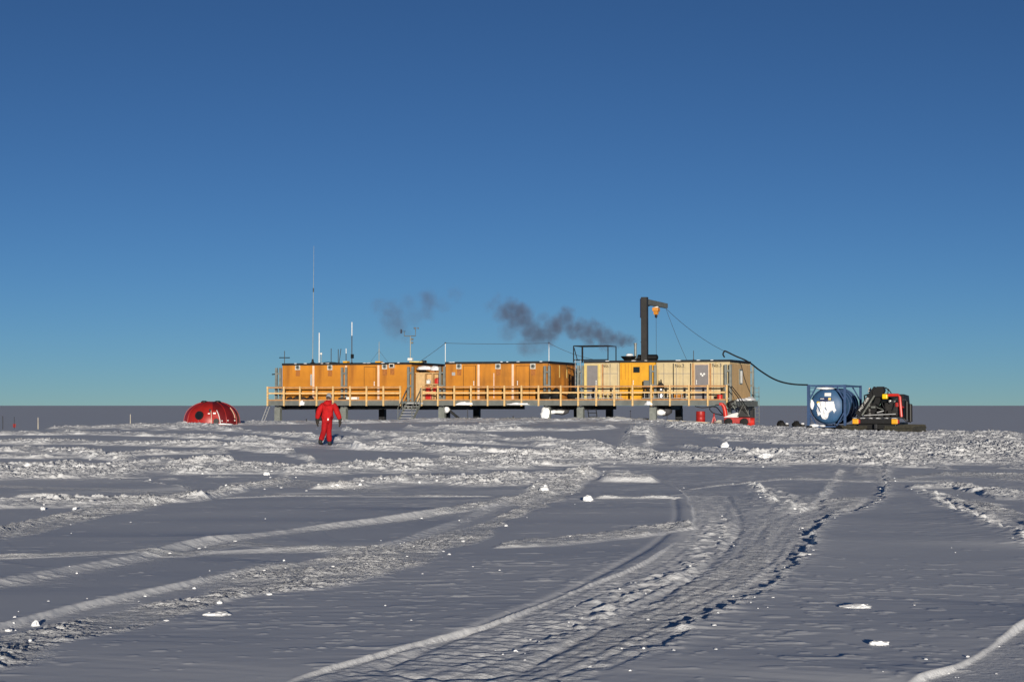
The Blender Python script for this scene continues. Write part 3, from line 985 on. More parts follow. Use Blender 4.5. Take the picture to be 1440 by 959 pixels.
# ---- stairs at the gap
def stair(label, u0, u1, vtop, vbot, ztop, zbot, n, m='steel', name='metal_stairs', rail=True):
    t = thing(name, label, 'stairs', (u0, vbot, zbot), ST)
    for u in (u0, u1):
        MB().bar((u, vtop, ztop), (u, vbot, zbot), .05, .2).build('stringer', m, t)
    for i in range(n):
        f = (i + .5) / n
        z = ztop + (zbot - ztop) * f; v = vtop + (vbot - vtop) * f
        MB().box(u0 + .03, u1 - .03, v - .13, v + .13, z - .02, z + .02).build('tread', 'alu', t)
    if rail:
        for u in (u0, u1):
            h = MB()
            h.tube([(u, vtop + .25, ztop + 1.0), (u, vtop, ztop + .98), (u, vbot, zbot + .95)], .025, 6)
            h.tube([(u, vtop, ztop + .5), (u, vbot, zbot + .5)], .018, 6)
            for f in (0, .5, 1):
                z = ztop + (zbot - ztop) * f; v = vtop + (vbot - vtop) * f
                h.tube([(u, v, z), (u, v, z + .97)], .022, 6)
            h.build('handrail', m, t)
    return t


us0, us1 = U(566.5, -2.2), U(589, -2.2)
st1 = stair('grey metal stairs with handrails leading up to the gap in the railing', us0 + .05, us1 - .1, V0 - .15, V0 - 1.75, DECK - .05, .58, 7)
MB().box(us0 - .02, us1 + .02, V0 - .16, V0 - .0, 1.80, 1.9).build('landing', 'alu', st1)
# right-hand stairs
t = thing('metal_stairs', 'steep dark stairs at the right end of the platform behind the red machine', 'stairs', (UR + .2, -.9, .4), ST)
for v in (-1.25, -.55):
    MB().bar((UR + .15, v, DECK), (UR + 1.25, v, .35), .05, .16, up=(0, 1, 0)).build('stringer', 'steel', t)
    MB().tube([(UR + .1, v, DECK + .98), (UR + .6, v, DECK + .35), (UR + 1.25, v, 1.3)], .03, 6).build('handrail', 'black', t)
for i in range(6):
    f = (i + .5) / 6
    MB().box(UR + .15 + 1.1 * f - .12, UR + .15 + 1.1 * f + .12, -1.22, -.58, DECK + (.35 - DECK) * f - .015, DECK + (.35 - DECK) * f + .015).build('tread', 'steel', t)


def ladder(label, p0, p1, wvec, m, n, frame, r=.025, name='ladder', group=None):
    """two stiles from p0 to p1, second one offset by wvec"""
    p0 = Vector(p0); p1 = Vector(p1); wv = Vector(wvec)
    t = thing(name, label, 'ladder', p0, frame, group)
    for s in (Vector(), wv):
        MB().tube([p0 + s, p1 + s], r, 6).build('stile', m, t)
    for i in range(n):
        q = p0.lerp(p1, (i + .5) / n)
        MB().tube([q, q + wv], r * .8, 6).build('rung', m, t)
    return t


ladder('aluminium ladder leaning against the left end of the platform', (UL - .62, V0 + .1, .45), (UL - .03, V0 + .2, DECK + .05), (0, .42, 0), 'alu', 7, ST)
zr0 = 2.14
for p0, p1, n, lb in ((809, 876, 11, 'aluminium ladder hung flat along the railing in front of the grey door'), (903, 968, 10, 'aluminium ladder hung flat along the railing in front of the silver vessel')):
    a, b = U(p0, V0 + .06), U(p1, V0 + .06)
    ladder(lb, (a, V0 + .06, zr0 + .03), (b, V0 + .06, zr0 + .03), (0, 0, .40), 'alu', n, ST, r=.022)
ladder('small dark ladder standing on the snow under the platform', (U(829, .6), .6, .55), (U(826, .6), .6, 1.6), (.58, 0, 0), 'black', 4, ST, r=.03)
ladder('upright ladder fixed beside the far right platform column', (U(1061.5, 5.9), 5.9, .5), (U(1061.5, 5.9), 5.9, 3.0), (.28, 0, 0), 'steel', 9, ST, r=.02)
ladder('pale roof access ladder in the gap beside the beige container', (U(809, .1), .1, DECK), (U(809, .1), .1, 4.75), (.36, 0, 0), 'alu', 10, ST, r=.022)

# ---- roof things
RZ = TOP + .155


def rod(name, label, cat, pts, r, m, frame=ST, group=None, n=8):
    mb = MB(); mb.tube(pts, r, n)
    return solo(name, mb, m, label, cat, pts[0], frame, group)


def mast(px, py, v, lean=0.):
    u = U(px, v)
    return u, W(py, u, v)


# tall mast
v = 4.2
u, z = mast(440.7, 346, v); ub, _ = mast(439.6, 505, v)
t = thing('antenna_mast', 'tallest thin whip antenna rising from the second orange container', 'antenna', (ub, v, RZ), ST, 'antennas on the roofs')
um, zm = mast(440.3, 408, v)
MB().tube([(ub, v, RZ), (um, v, zm)], [.028, .022]).build('lower_tube', 'steel', t)
MB().tube([(um, v, zm), (u, v, z)], [.018, .010]).build('upper_whip', 'steel', t)
MB().tube([(um, v, zm - .15), (um, v, zm + .15)], .045).build('clamp', 'black', t)
MB().lathe([(.28, 0), (.24, .1), (.1, .16), (.06, .4)], (ub, v, RZ), 'z', 12).build('base', 'black', t)


def simple_ant(px, py, v, m, r, label, base_m='black', tip=None, px0=None, ring=None):
    u, z = mast(px, py, v)
    u0 = U(px0 or px, v)
    t = thing('whip_antenna', label, 'antenna', (u0, v, RZ), ST, 'antennas on the roofs')
    if tip:
        zt_ = W(tip, u, v)
        MB().tube([(u0, v, RZ), (u, v, zt_)], r).build('lower_tube', m, t)
        MB().tube([(u, v, zt_), (u, v, z)], r * .8).build('upper_whip', 'white', t)
    else:
        MB().tube([(u0, v, RZ), (u, v, z)], r).build('whip', m, t)
    MB().lathe([(.12, 0), (.1, .06), (.045, .1)], (u0, v, RZ), 'z', 10).build('base', base_m, t)
    return t


simple_ant(448.7, 468, 3.2, 'white', .034, 'thick white rod antenna right beside the tallest mast')
simple_ant(465.6, 490, 3, 'black', .028, 'short black whip antenna standing alone left of the leaning one')
simple_ant(475.6, 491, 3, 'black', .028, 'short upright black whip antenna touching the leaning one')
simple_ant(479.4, 490.5, 3, 'black', .028, 'short black whip antenna leaning to the right', px0=476.6)
simple_ant(486.6, 490, 2, 'black', .03, 'short antenna with white ball tip on the yellow box', tip=497)
t = simple_ant(494.7, 453, 2.5, 'wire', .036, 'tall antenna with white upper half beside the yellow box', tip=472)
u, z = mast(495.3, 501, 2.5); MB().box(u - .08, u + .08, 2.4, 2.6, z - .15, z + .15).build('tuner_box', 'black', t)
u, z = mast(533, 480.5, 2.0)
t = thing('whip_antenna', 'two-stage antenna held by guy wires on a yellow box', 'antenna', (u, 2, RZ + .14), ST, 'antennas on the roofs')
zm = W(491, u, 2)
MB().tube([(u, 2, RZ + .14), (u, 2, zm)], .04).build('lower_tube', 'steel', t)
MB().tube([(u, 2, zm), (u, 2, z)], .02).build('upper_whip', 'steel', t)
MB().tube([(u, 2, zm - .1), (u - .75, 2, RZ)], .008, 5).tube([(u, 2, zm - .1), (u + .75, 2, RZ)], .008, 5).build('guy_wire', 'wire', t)
for px, v, w, lb in ((487, 1.8, .32, 'yellow roof box beneath the ball-tipped short antenna'), (533, 2.0, .4, 'yellow roof box beneath the guyed two-stage antenna')):
    u = U(px, v)
    t = thing('roof_box', lb, 'box', (u, v, RZ), ST)
    MB().rbox(u - w / 2, u + w / 2, v - .25, v + .25, RZ, RZ + .14, .02).build('body', 'yellow', t)
    MB().rbox(u - w / 2 - .02, u + w / 2 + .02, v - .27, v + .27, RZ + .1405, RZ + .17, .01).build('lid', 'creamline', t) if px == 487 else None
# cross antenna
v = .8
u, z = mast(400, 493.5, v); zc = W(503, u, v)
t = thing('turnstile_antenna', 'cross-shaped dark antenna on the far left roof corner', 'antenna', (u, v, RZ), ST, 'antennas on the roofs')
MB().tube([(u, v, RZ), (u, v, z)], .025).build('pole', 'black', t)
mb = MB()
for k in range(3):
    a = k * math.pi / 3
    mb.tube([(u - .42 * math.cos(a), v - .42 * math.sin(a), zc), (u + .42 * math.cos(a), v + .42 * math.sin(a), zc)], .028, 6)
mb.lathe([(.12, -.03), (.12, .03)], (u, v, zc), 'z', 12)
mb.build('crossed_elements', 'black', t)
# small dome receiver
u, z = mast(451.5, 497.5, 2.4)
t = thing('satellite_receiver', 'small white ball receiver on a stem beside the thick white antenna', 'receiver', (u, 2.4, RZ), ST)
MB().tube([(u, 2.4, RZ), (u, 2.4, z - .05)], .025).build('stem', 'steel', t)
MB().blob((u, 2.4, z), (.085, .085, .09), amp=0, sub=2).build('ball', 'white', t, smooth=True)
# white wire poles
poles = []
for px, lb in ((626.2, 'thin white wire pole at the left corner of the three-container block'), (772, 'thin white wire pole at the right corner of the three-container block')):
    u, z = mast(px, 482.5, .3)
    t = thing('wire_pole', lb, 'pole', (u, .3, RZ), ST, 'white wire poles')
    MB().tube([(u, .3, RZ - .3), (u, .3, z)], .022).build('pole', 'white', t)
    MB().lathe([(.05, -.04), (.05, .06)], (u, .3, z), 'z', 8).build('insulator', 'black', t)
    poles.append((u, .3, z))


def sag(a, b, s, n=14):
    a = Vector(a); b = Vector(b)
    return [a.lerp(b, i / n) - Vector((0, 0, s * 4 * (i / n) * (1 - i / n))) for i in range(n + 1)]


u0 = U(589, 1.0); u1 = U(846, .8)
rod('antenna_wire', 'thin horizontal wire strung between the two white poles', 'wire', sag(poles[0], poles[1], .06), .014, 'wire', n=5)
rod('antenna_wire', 'thin wire sloping from the left white pole down to the roof', 'wire', sag(poles[0], (u0, 1., RZ + .02), .02), .014, 'wire', n=5)
rod('antenna_wire', 'thin wire sloping from the right white pole towards the roof railing', 'wire', sag(poles[1], (U(840, .8), .8, RZ + .05), .15), .014, 'wire', n=5)
# weather mast
v = 2.2
u, zb = mast(577, 472.5, v)
t = thing('weather_mast', 'weather mast with crossbar carrying wind vane and cup anemometer', 'weather mast', (u, v, RZ), ST)
ul, ur = U(568.5, v), U(584.3, v)
MB().tube([(u, v, RZ), (u, v, zb)], .04).build('pole', 'steel', t)
MB().tube([(ul, v, W(466.5, ul, v)), (ul, v, zb), (ur, v, zb), (ur, v, W(463, ur, v))], .032, 6).build('crossbar', 'steel', t)
cupz = W(461.5, ur, v)
an = MB().tube([(ur, v, cupz - .1), (ur, v, cupz + .06)], .03, 6)
for k in range(3):
    a = 2.1 * k + .4
    an.tube([(ur, v, cupz), (ur + .16 * math.cos(a), v + .16 * math.sin(a), cupz)], .012, 5)
    an.blob((ur + .18 * math.cos(a), v + .18 * math.sin(a), cupz), (.06, .06, .06), amp=0, sub=1)
an.build('cup_anemometer', 'doorgrey', t)
vz = W(466, ul, v)
MB().tube([(ul - .26, v, vz), (ul + .12, v, vz)], .016, 5).box(ul - .30, ul - .18, v - .01, v + .01, vz - .14, vz + .14).build('wind_vane', 'black', t)
for dz in (.55, .3):
    MB().box(u + .06, u + .2, v - .06, v + .06, zb - dz, zb - dz + .14).build('sensor', 'steel', t)
MB().rbox(u - .17, u + .17, v - .12, v + .12, RZ + .18, RZ + .36, .02).build('junction_box', 'white', t)
u0, u1 = U(577, 1.2), U(597, 1.2)
t = thing('roof_hatch', 'low pale hatch on the roof beside the weather mast', 'hatch', (u0, 1.2, RZ), ST)
MB().rbox(u0, u1 - .15, 1.0, 2.0, RZ, RZ + .1, .02).build('cover', 'creamline', t)
MB().rbox(u1 - .25, u1, 1.2, 1.6, RZ, RZ + .16, .03).build('cap', 'girder', t)
u0, u1 = U(447, 2), U(476, 2)
solo('folded_tarp', MB().blob(((u0 + u1) / 2, 2.2, RZ + .03), ((u1 - u0) / 2, .5, .1), 4, .25, 3, flat=True), 'dark', 'low dark tarp lying on the roof among the short antennas', 'tarp', ((u0 + u1) / 2, 2.2, RZ), ST, smooth=True)
# roof railing
v = .15
t = thing('roof_railing', 'black tube railing around the left part of the beige container roof', 'railing', (U(806.5, v), v, RZ), ST)
zt_ = W(486.3, U(830, v), v)
ul, ur = U(806.6, v), U(855, v)
v2 = 2.0
mb = MB(); mb.tube([(ul, v, zt_), (ur, v, zt_)], .035, 6); mb.build('top_rail', 'black', t)
mb = MB(); mb.tube([(ul + .05, v2, zt_), (ur, v2, zt_)], .03, 6); mb.tube([(ul, v, zt_), (ul, v2, zt_)], .03, 6); mb.tube([(ur, v, zt_), (ur, v2, zt_)], .03, 6); mb.build('top_rail', 'black', t)
MB().tube([(ul, v, RZ + .06), (ur, v, RZ + .06)], .04, 6).build('bottom_rail', 'black', t)
for u, vv in ((ul, v), (U(819.5, v), v), (ur, v), (ul, v2), (ur, v2)):
    MB().tube([(u, vv, RZ if u > 22.4 else RZ - .1), (u, vv, zt_)], .038, 6).build('post', 'black', t)
MB().tube([(ul + .03, v, zt_ - .1), (U(812, v), v, RZ + .05)], .03, 6).build('brace', 'black', t)
# crane
v = .75
uc = U(906.7, v)
zt_ = W(418, uc, v)
t = thing('roof_crane', 'tall dark crane column with jib over the yellow container', 'crane', (uc, v, RZ), ST)
MB().box(uc - .2, uc + .2, v - .2, v + .2, RZ - .01, zt_).build('column', 'crane', t)
MB().box(uc - .29, uc - .205, v - .12, v + .2, W(447, uc, v), zt_ - .1).build('side_plate', 'navy', t)
za = W(424.5, uc, v)
MB().prism([(v + .205, za - .17), (6.2, za - .16), (6.2, za + .16), (v + .205, za + .20)], 'x', uc - .12, uc + .12).build('jib', 'steeldark', t)
MB().prism([(v + .21, za - .36), (v + .21, za - .18), (2.2, za - .18)], 'x', uc - .05, uc + .05).build('gusset', 'crane', t)
MB().box(uc - .26, uc - .205, v - .1, v + .1, RZ + 1.2, RZ + 1.25).build('bracket', 'crane', t)
vh = 3.6
th = thing('chain_hoist', 'orange chain hoist hanging under the crane jib', 'hoist', (uc, vh, za - .9), ST)
MB().rbox(uc - .2, uc + .2, vh - .3, vh + .3, za - .5, za - .25, .04).build('motor', 'hoist', th)
MB().box(uc - .14, uc + .14, vh - .1, vh + .1, za - .26, za - .168).build('trolley', 'white', th)
MB().prism([(vh - .2, za - .5), (vh + .2, za - .5), (vh + .1, za - .72), (vh - .1, za - .72)], 'x', uc - .14, uc + .14).build('chain_box', 'hoist', th)
MB().blob((uc, vh, za - .82), (.1, .1, .14), 2, .1, 2).build('hook_block', 'dark', th, smooth=True)
MB().tube([(uc, vh, za - .9), (uc + .02, vh - .05, RZ + .02)], .012, 5).build('chain', 'wire', th)
# exhaust etc
v = 1.3
ue = U(893.6, v)
t = thing('exhaust_stack', 'short upright exhaust pipe with silencer tube on the yellow container roof', 'exhaust', (ue, v, RZ), ST)
ze = W(482.5, ue, v)
MB().lathe([(.085, 0), (.085, ze - RZ - .08), (.11, ze - RZ - .08), (.11, ze - RZ)], (ue, v, RZ), 'z', 14).build('pipe', 'steel', t)
MB().lathe([(.1, 0), (.2, .05), (.2, 1.35), (.1, 1.42)], (ue + .2, v - .2, RZ + .21), 'x', 16).build('silencer', 'black', t, smooth=True)
MB().box(ue - .08, ue + .3, v - .12, v + .1, RZ, RZ + .16).build('elbow', 'black', t)
uh = U(884, .6)
t = thing('exhaust_hood', 'wide black funnel-shaped hood with snow on top at the yellow roof edge', 'hood', (uh, .6, RZ), ST)
MB().lathe([(.28, 0), (.52, .25), (.52, .29), (.3, .29)], (uh, .6, RZ), 'z', 20).build('funnel', 'black', t)
MB().blob((uh + .1, .5, RZ + .33), (.28, .3, .14), 6, .25, 2, flat=True).build('snow_cap', 'snow', t, smooth=True)
solo('whip_antenna', MB().tube([(U(975.4, 2), 2, RZ), (U(975.4, 2), 2, W(493, U(975.4, 2), 2))], .022).lathe([(.06, 0), (.05, .1)], (U(975.4, 2), 2, RZ), 'z', 8), 'black', 'lone short black antenna on the beige container roof by the dotted door', 'antenna', (U(975.4, 2), 2, RZ), ST, 'antennas on the roofs')
# ropes from the jib end
pe = (uc, 6.1, za - .17)
rod('guy_rope', 'thin rope slanting from the jib end down to the beige roof', 'rope', sag(pe, (U(967, 5.5), 5.5, RZ), .12), .012, 'wire', n=5)
v = 3.0
uhk, zhk = mast(1020, 494.5, v)
rod('guy_rope', 'long rope from the jib end out to the black hose loop', 'rope', sag(pe, (uhk, v, zhk), .25), .014, 'wire', n=5)

# ---- things on the deck
VD = -.75


def sp(px, v): return U(px, v)


a, b = U(403, VD), U(441, VD)
t = thing('gear_bundle', 'long low row of dark tarped gear on the deck at the left end', 'gear', (a, VD, DECK), ST)
for i in range(4):
    c = a + (b - a) * (i + .5) / 4
    MB().blob((c, VD, DECK + .14), ((b - a) / 7.5, .25, .2 + .05 * (i % 2)), 20 + i, .3, 2, flat=True).build('tarped_load', 'dark', t, smooth=True)
    MB().box(c - .03, c + .03, VD - .27, VD + .27, DECK, DECK + .06).build('skid', 'ply', t)
a, b = U(488.5, VD), U(503.5, VD)
t = thing('cool_box', 'white insulated box standing on the deck behind the railing', 'box', (a, VD, DECK), ST)
MB().rbox(a, b, VD - .2, VD + .2, DECK, DECK + .26, .02).build('body', 'white', t)
MB().rbox(a - .01, b + .01, VD - .21, VD + .21, DECK + .262, DECK + .32, .015).build('lid', 'white', t)
a, b = U(477.5, -.35), U(488, -.35)
t = thing('tool_chest', 'dark chest below the grey column left of the white deck box', 'chest', (a, -.55, DECK), ST)
MB().rbox(a, b, -.55, -.36, DECK, DECK + .22, .02).build('body', 'dark', t); MB().rbox(a, b, -.56, -.36, DECK + .222, DECK + .28, .015).build('lid', 'girder', t)
for px0, px1, hh, lb, sd in ((766, 779, .62, 'black tarp-covered load on the deck under the right wire pole', 1), (780, 795, .74, 'taller black tarp-covered load beside the orange side wall', 2), (803, 824, .55, 'black covered load on the deck in front of the roof access ladder', 3)):
    a, b = U(px0, .2), U(px1, .2)
    c = (a + b) / 2
    t = thing('covered_load', lb, 'covered load', (c, -.55, DECK), ST)
    MB().blob((c, -.62, DECK + .1 + hh / 2), ((b - a) / 2, .22, hh / 2), 30 + sd, .25, 3).build('tarp', 'rubber', t, smooth=True)
    MB().box(a + .05, b - .05, -.8, -.4, DECK, DECK + .1).build('pallet', 'ply', t)
a, b = U(843, VD), U(866, VD)
t = thing('timber_bench', 'low pale timber bench with clutter on the deck by the beige wall', 'bench', (a, VD, DECK), ST)
MB().rbox(a, b, VD - .18, VD + .18, DECK + .42, DECK + .47, .01).build('seat', 'wood', t)
for c in (a + .1, (a + b) / 2, b - .1):
    for vv in (VD - .13, VD + .13):
        MB().box(c - .03, c + .03, vv - .03, vv + .03, DECK, DECK + .419).build('leg', 'creamline', t)
a = U(910, -.55)
t = thing('control_cabinet', 'grey control cabinet with snow on its foot beside the column by the yellow container', 'cabinet', (a, -.6, DECK), ST)
MB().rbox(a - .2, a + .16, -.72, -.5, DECK + .9, DECK + 1.38, .02).build('cabinet', 'steeldark', t)
MB().box(a - .16, a - .1, -.68, -.62, DECK, DECK + .9).box(a + .06, a + .12, -.68, -.62, DECK, DECK + .9).build('stand', 'girder', t)
MB().blob((a - .03, -.68, DECK + .92), (.2, .12, .1), 9, .25, 2, flat=True).build('snow_lump', 'snow', t, smooth=True)
MB().rbox(a - .2, a + .17, -.72, -.5, DECK + .2, DECK + .7, .02).build('lower_cabinet', 'girder', t)
a = U(929.5, -.7)
t = thing('silver_vessel', 'silver metal vessel with black cone hood on the deck by the beige wall', 'vessel', (a, -.7, DECK), ST)
MB().lathe([(.2, 0), (.22, .05), (.22, .58), (.17, .70), (.12, .74), (.12, .8)], (a, -.7, DECK), 'z', 20).build('body', 'silver', t, smooth=True)
MB().lathe([(.225, .2), (.235, .22), (.225, .24)], (a, -.7, DECK), 'z', 20).build('band', 'steeldark', t)
MB().lathe([(.22, .81), (.22, .98), (.18, 1.1), (.06, 1.22), (.035, 1.42), (.001, 1.45)], (a, -.7, DECK), 'z', 16).build('cone_hood', 'dark', t, smooth=True)
a = U(954, VD)
t = thing('crate', 'orange slatted crate on the deck behind the hung ladder', 'crate', (a, VD, DECK), ST)
mb = MB()
for i in range(3):
    z = DECK + .06 + i * .14
    mb.box(a - .25, a + .25, VD - .2, VD - .17, z, z + .1); mb.box(a - .25, a + .25, VD + .17, VD + .2, z, z + .1)
    mb.box(a - .25, a - .22, VD - .168, VD + .168, z, z + .1); mb.box(a + .22, a + .25, VD - .168, VD + .168, z, z + .1)
mb.build('slats', 'hoist', t)
MB().box(a - .22, a + .22, VD - .16, VD + .16, DECK, DECK + .05).build('bottom', 'woodold', t)
a = U(945, VD)
t = thing('battery_box', 'small black box on the deck left of the orange crate', 'box', (a, VD, DECK), ST)
MB().rbox(a - .16, a + .14, VD - .15, VD + .15, DECK, DECK + .34, .02).build('body', 'dark', t); MB().rbox(a - .17, a + .15, VD - .16, VD + .16, DECK + .342, DECK + .38, .015).build('lid', 'girder', t)


def drum(label, u, v, z, r, h, m, frame, cat='drum', name='oil_drum'):
    t = thing(name, label, cat, (u, v, z), frame)
    MB().lathe([(r * .94, 0), (r, .02), (r, h * .33), (r * 1.03, h * .345), (r, h * .36), (r, h * .65), (r * 1.03, h * .665), (r, h * .68), (r, h - .02), (r * .94, h)], (u, v, z), 'z', 24).build('body', m, t, smooth=True)
    MB().lathe([(r * .88, h - .02), (r * .88, h + .012)], (u, v, z), 'z', 24).build('lid', m, t)
    return t


drum('small red keg on the deck at the right end of the railing', U(1012, -.8), -.8, DECK, .19, .42, 'redbright', ST, 'keg', 'keg')
# snow on the deck edge
for i, (p0, p1, hh, lb) in enumerate(((421, 428, .26, 'small pointed snow pile on the deck edge near the left end'), (641, 665, .2, 'long snow drift on the fascia right of the stairs'), (715, 744, .12, 'flat snow drift on the fascia below the sooty container'), (907, 917, .22, 'snow lump on the fascia below the yellow container'), (970, 982, .09, 'thin snow strip on the deck left of the dotted door'), (997, 1006, .09, 'thin snow strip on the deck below the dotted door'))):
    low = i in (1, 2, 3, 0)
    vv = V0 - .1 if low else -1.0
    a, b = U(p0, vv), U(p1, vv)
    z = (1.72 if low else DECK)
    mb = MB().blob(((a + b) / 2, vv, z + .04), ((b - a) / 2, .13, hh), 50 + i, .4, 3, fr=1.8, flat=True)
    solo('snow_pile', mb, 'snow', lb, 'snow', ((a + b) / 2, vv, z), ST, 'snow piles on the platform edge', smooth=True)
# undersides: insulated hoses sagging with snow
for (p0, p1, v, zz, lb, sd) in ((772, 800, 1.5, 1.42, 'dark bulging duct with snow slung under the platform gap', 1), (924, 946, 1.2, 1.35, 'dark rounded duct with snow slung under the yellow container', 2)):
    a, b = U(p0, v), U(p1, v)
    t = thing('slung_duct', lb, 'duct', ((a + b) / 2, v, zz - .3), ST)
    MB().blob(((a + b) / 2, v, zz), ((b - a) / 2, .5, .36), 60 + sd, .2, 3).build('duct', 'insul', t, smooth=True)
    MB().blob((a + .3, v - .42, zz - .12), (.42, .25, .2), 70 + sd, .35, 3).build('snow_crust', 'snow', t, smooth=True)
    if sd == 1:
        MB().blob((a + .85, v - .4, zz - .16), (.38, .22, .13), 75 + sd, .35, 3).build('snow_crust', 'snow', t, smooth=True)
MBp = MB().blob((COLU[4] - .05, -.55, 1.15), (.30, .2, .42), 81, .35, 3)
solo('snow_clump', MBp, 'snow', 'snow plastered on the front leg below the right wire pole', 'snow', (COLU[4], -.55, .8), ST, smooth=True)
MBp = MB().blob((COLU[3] + .38, -.35, 1.42), (.2, .18, .22), 82, .35, 3)
solo('snow_clump', MBp, 'snow', 'snow clump beside the front leg right of the metal stairs', 'snow', (COLU[3] + .38, -.35, 1.2), ST, smooth=True)
# side snow near the right end
MBp = MB().blob((UEND + .05, 1.2, 2.02), (.3, 1.3, .14), 83, .35, 3, flat=True)
solo('snow_clump', MBp, 'snow', 'snow strip on the side beam under the tan container end', 'snow', (UEND + .05, 1.2, 2.0), ST, smooth=True)
MBp = MB().blob((UEND - .1, 4.4, 2.05), (.3, 1.3, .2), 84, .35, 3, flat=True)
solo('snow_clump', MBp, 'snow', 'snow heap at the back of the side beam by the far right column', 'snow', (UEND - .1, 4.6, 2.0), ST, smooth=True)


# ---- clutter on the snow by the right end
def gp(px, Y, dz=0.):
    x = (px - 720) / F * Y
    return Vector((x, Y, gz(x, Y) + dz))


p = gp(985, 121.0, -.02)
p.z = min(p.z, at(985, 597, 121).z)
drum('red oil drum standing on the snow under the right part of the platform', p.x, p.y, p.z, .30, .86, 'red', WORLD)
# red machine
YM = 117.6
zb = at(1037, 597.5, YM).z
MF = Frame((at(1037, 597, YM).x, YM, zb), R(-14))
t = thing('snow_blower', 'red snow blower with curved chute and black engine at the platform corner', 'snow blower', (0, 0, 0), MF)
s = YM / F
MB().rbox(-18 * s, 19 * s, -.35, .55, .1, .48, .05).build('chassis', 'red', t)
MB().prism([(-19 * s, .48), (2 * s, .48), (2 * s, .80), (-8 * s, .70)], 'y', -.3, .3).build('hood', 'alu', t)
MB().rbox(2 * s, 17 * s, -.3, .4, .481, .98, .06).build('engine', 'black', t)
MB().rbox(4 * s, 13 * s, -.25, .35, .982, 1.25, .05).build('radiator', 'dark', t)
mb = MB().tube([(-16 * s, -.1, .45), (-17 * s, -.1, .85), (-18.5 * s, -.1, 1.15), (-21 * s, -.15, 1.33)], [.15, .14, .13, .11], 10)
mb.build('chute', 'redbright', t, smooth=True)
MB().rbox(-25 * s, -20 * s, -.3, .05, 1.24, 1.42, .04).build('chute_hood', 'redbright', t)
for x in (-11 * s, 11 * s):
    MB().lathe([(.1, -.12), (.24, -.1), (.24, .1), (.1, .12)], (x, -.48, .2), 'y', 18).build('wheel', 'rubber', t)
MB().lathe([(.24, 0), (.27, .05), (.27, .5), (.24, .55)], (12 * s, .0, .2), 'x', 18).build('auger_drum', 'redbright', t)
MB().tube([(-12 * s, -.2, 1.0), (-5 * s, -.25, 1.3), (6 * s, -.3, 1.05), (14 * s, -.3, .7)], .035, 6).build('hose', 'rubber', t)
MB().tube([(-12 * s, .3, .8), (-11 * s, .3, 1.45), (-6 * s, .3, 1.5)], .1, 8).build('air_cleaner', 'dark', t)
MB().tube([(1 * s, -.36, .52), (9 * s, -.36, 1.3), (18 * s, -.36, .55)], .02, 6).build('guard_bar', 'steel', t)
# hose loop under the platform
pts = [at(x, y, 119.2) for x, y in ((977, 571), (986, 573), (996, 572.5), (1004, 571), (1009, 574), (1014, 580), (1018, 583.5), (1012, 583), (1003, 580.5), (998, 575.5), (1000, 572), (1006, 572))]
solo('hose', MB().tube([Vector(q) for q in spline(pts, 6)], .03, 6), 'rubber', 'black looped hose hanging under the platform right of the red drum', 'hose', pts[0])
p0, p1 = gp(938, 120.5, .05), gp(1016, 119.3, .06)
solo('long_pole', MB().tube([p0, p1], .04, 6), 'bamboo', 'long pale pole lying on the snow in front of the red drum', 'pole', p0)
p = at(1004, 596, 119)
t = thing('jack_stand', 'small red tripod jack between the drum and the red machine', 'jack', p)
for dx, dy in ((-.16, 0), (.16, -.05), (0, .16)):
    MB().tube([p + Vector((0, 0, .55)), p + Vector((dx, dy, -.03))], .03, 6).build('leg', 'redbright', t)
MB().tube([p + Vector((0, 0, .35)), p + Vector((0, 0, .66))], .045, 8).build('screw', 'red', t)
p = at(1012, 597.5, 118.4)
t = thing('timber_pile', 'small pile of pale boards at the foot of the red machine', 'timber', p)
for i in range(5):
    a = random.uniform(-.6, .6)
    q = p + Vector((random.uniform(-.15, .2), random.uniform(-.1, .1), .05 + i * .06))
    d = Vector((math.cos(a), math.sin(a), random.uniform(-.15, .25))) * .35
    MB().bar(q - d, q + d, .1, .035).build('board', 'bamboo', t)
# stakes under and behind the platform
for px, y0, y1, lb in ((431, 589, 595.5, 'short dark stake in the snow left of the walking person'), (657.5, 575, 592, 'thin dark stake below the platform right of the stairs'), (721.5, 585, 591.5, 'short dark stake alone in the snow under the middle of the platform'), (886.5, 577, 591.5, 'thin dark stake right of the black leg under the yellow container'), (938, 580, 592, 'thin dark stake under the platform left of the red drum')):
    a = at(px, y1 + 1, 125); b = at(px, y0, 125)
    mb = MB().tube([a, b], [.04 if y1 - y0 < 8 else .025, .03 if y1 - y0 < 8 else .02], 6)
    mb.lathe([(.05, 0), (.05, .04)], (b.x, b.y, b.z - .05), 'z', 8)
    solo('marker_stake', mb, 'girder', lb, 'stake', a, group='dark stakes near the platform')
for px, y0, y1, lb in ((53.5, 587, 603, 'pale bamboo pole at the far left of the snow crest'), (183.3, 582.5, 599.5, 'pale bamboo pole between the red dome and the other bamboo pole')):
    Y = 118
    a = at(px, y1 + 1, Y); b = at(px, y0, Y)
    mb = MB().tube([a, b], [.028, .02], 6)
    for f in (.3, .6):
        c = a.lerp(b, f); mb.lathe([(.032, -.015), (.032, .015)], c, 'z', 8)
    solo('bamboo_pole', mb, 'bamboo', lb, 'pole', a, group='bamboo marker poles')
Y = 135
a = at(20, 605, Y); b = at(20, 586, Y)
t = thing('flag_stake', 'thin stake with red flag at the left edge of the snow', 'flag', a)
MB().tube([a, b], .022, 6).build('stake', 'girder', t)
MB().add([at(18.4, 596, Y), at(21.8, 596, Y) + Vector((0, .08, 0)), at(21.6, 601, Y), at(18.2, 601, Y) + Vector((0, .06, 0))], [(0, 1, 2, 3)]).build('flag', 'red', t)
a = at(4, 600, 150); b = at(4, 585, 150)
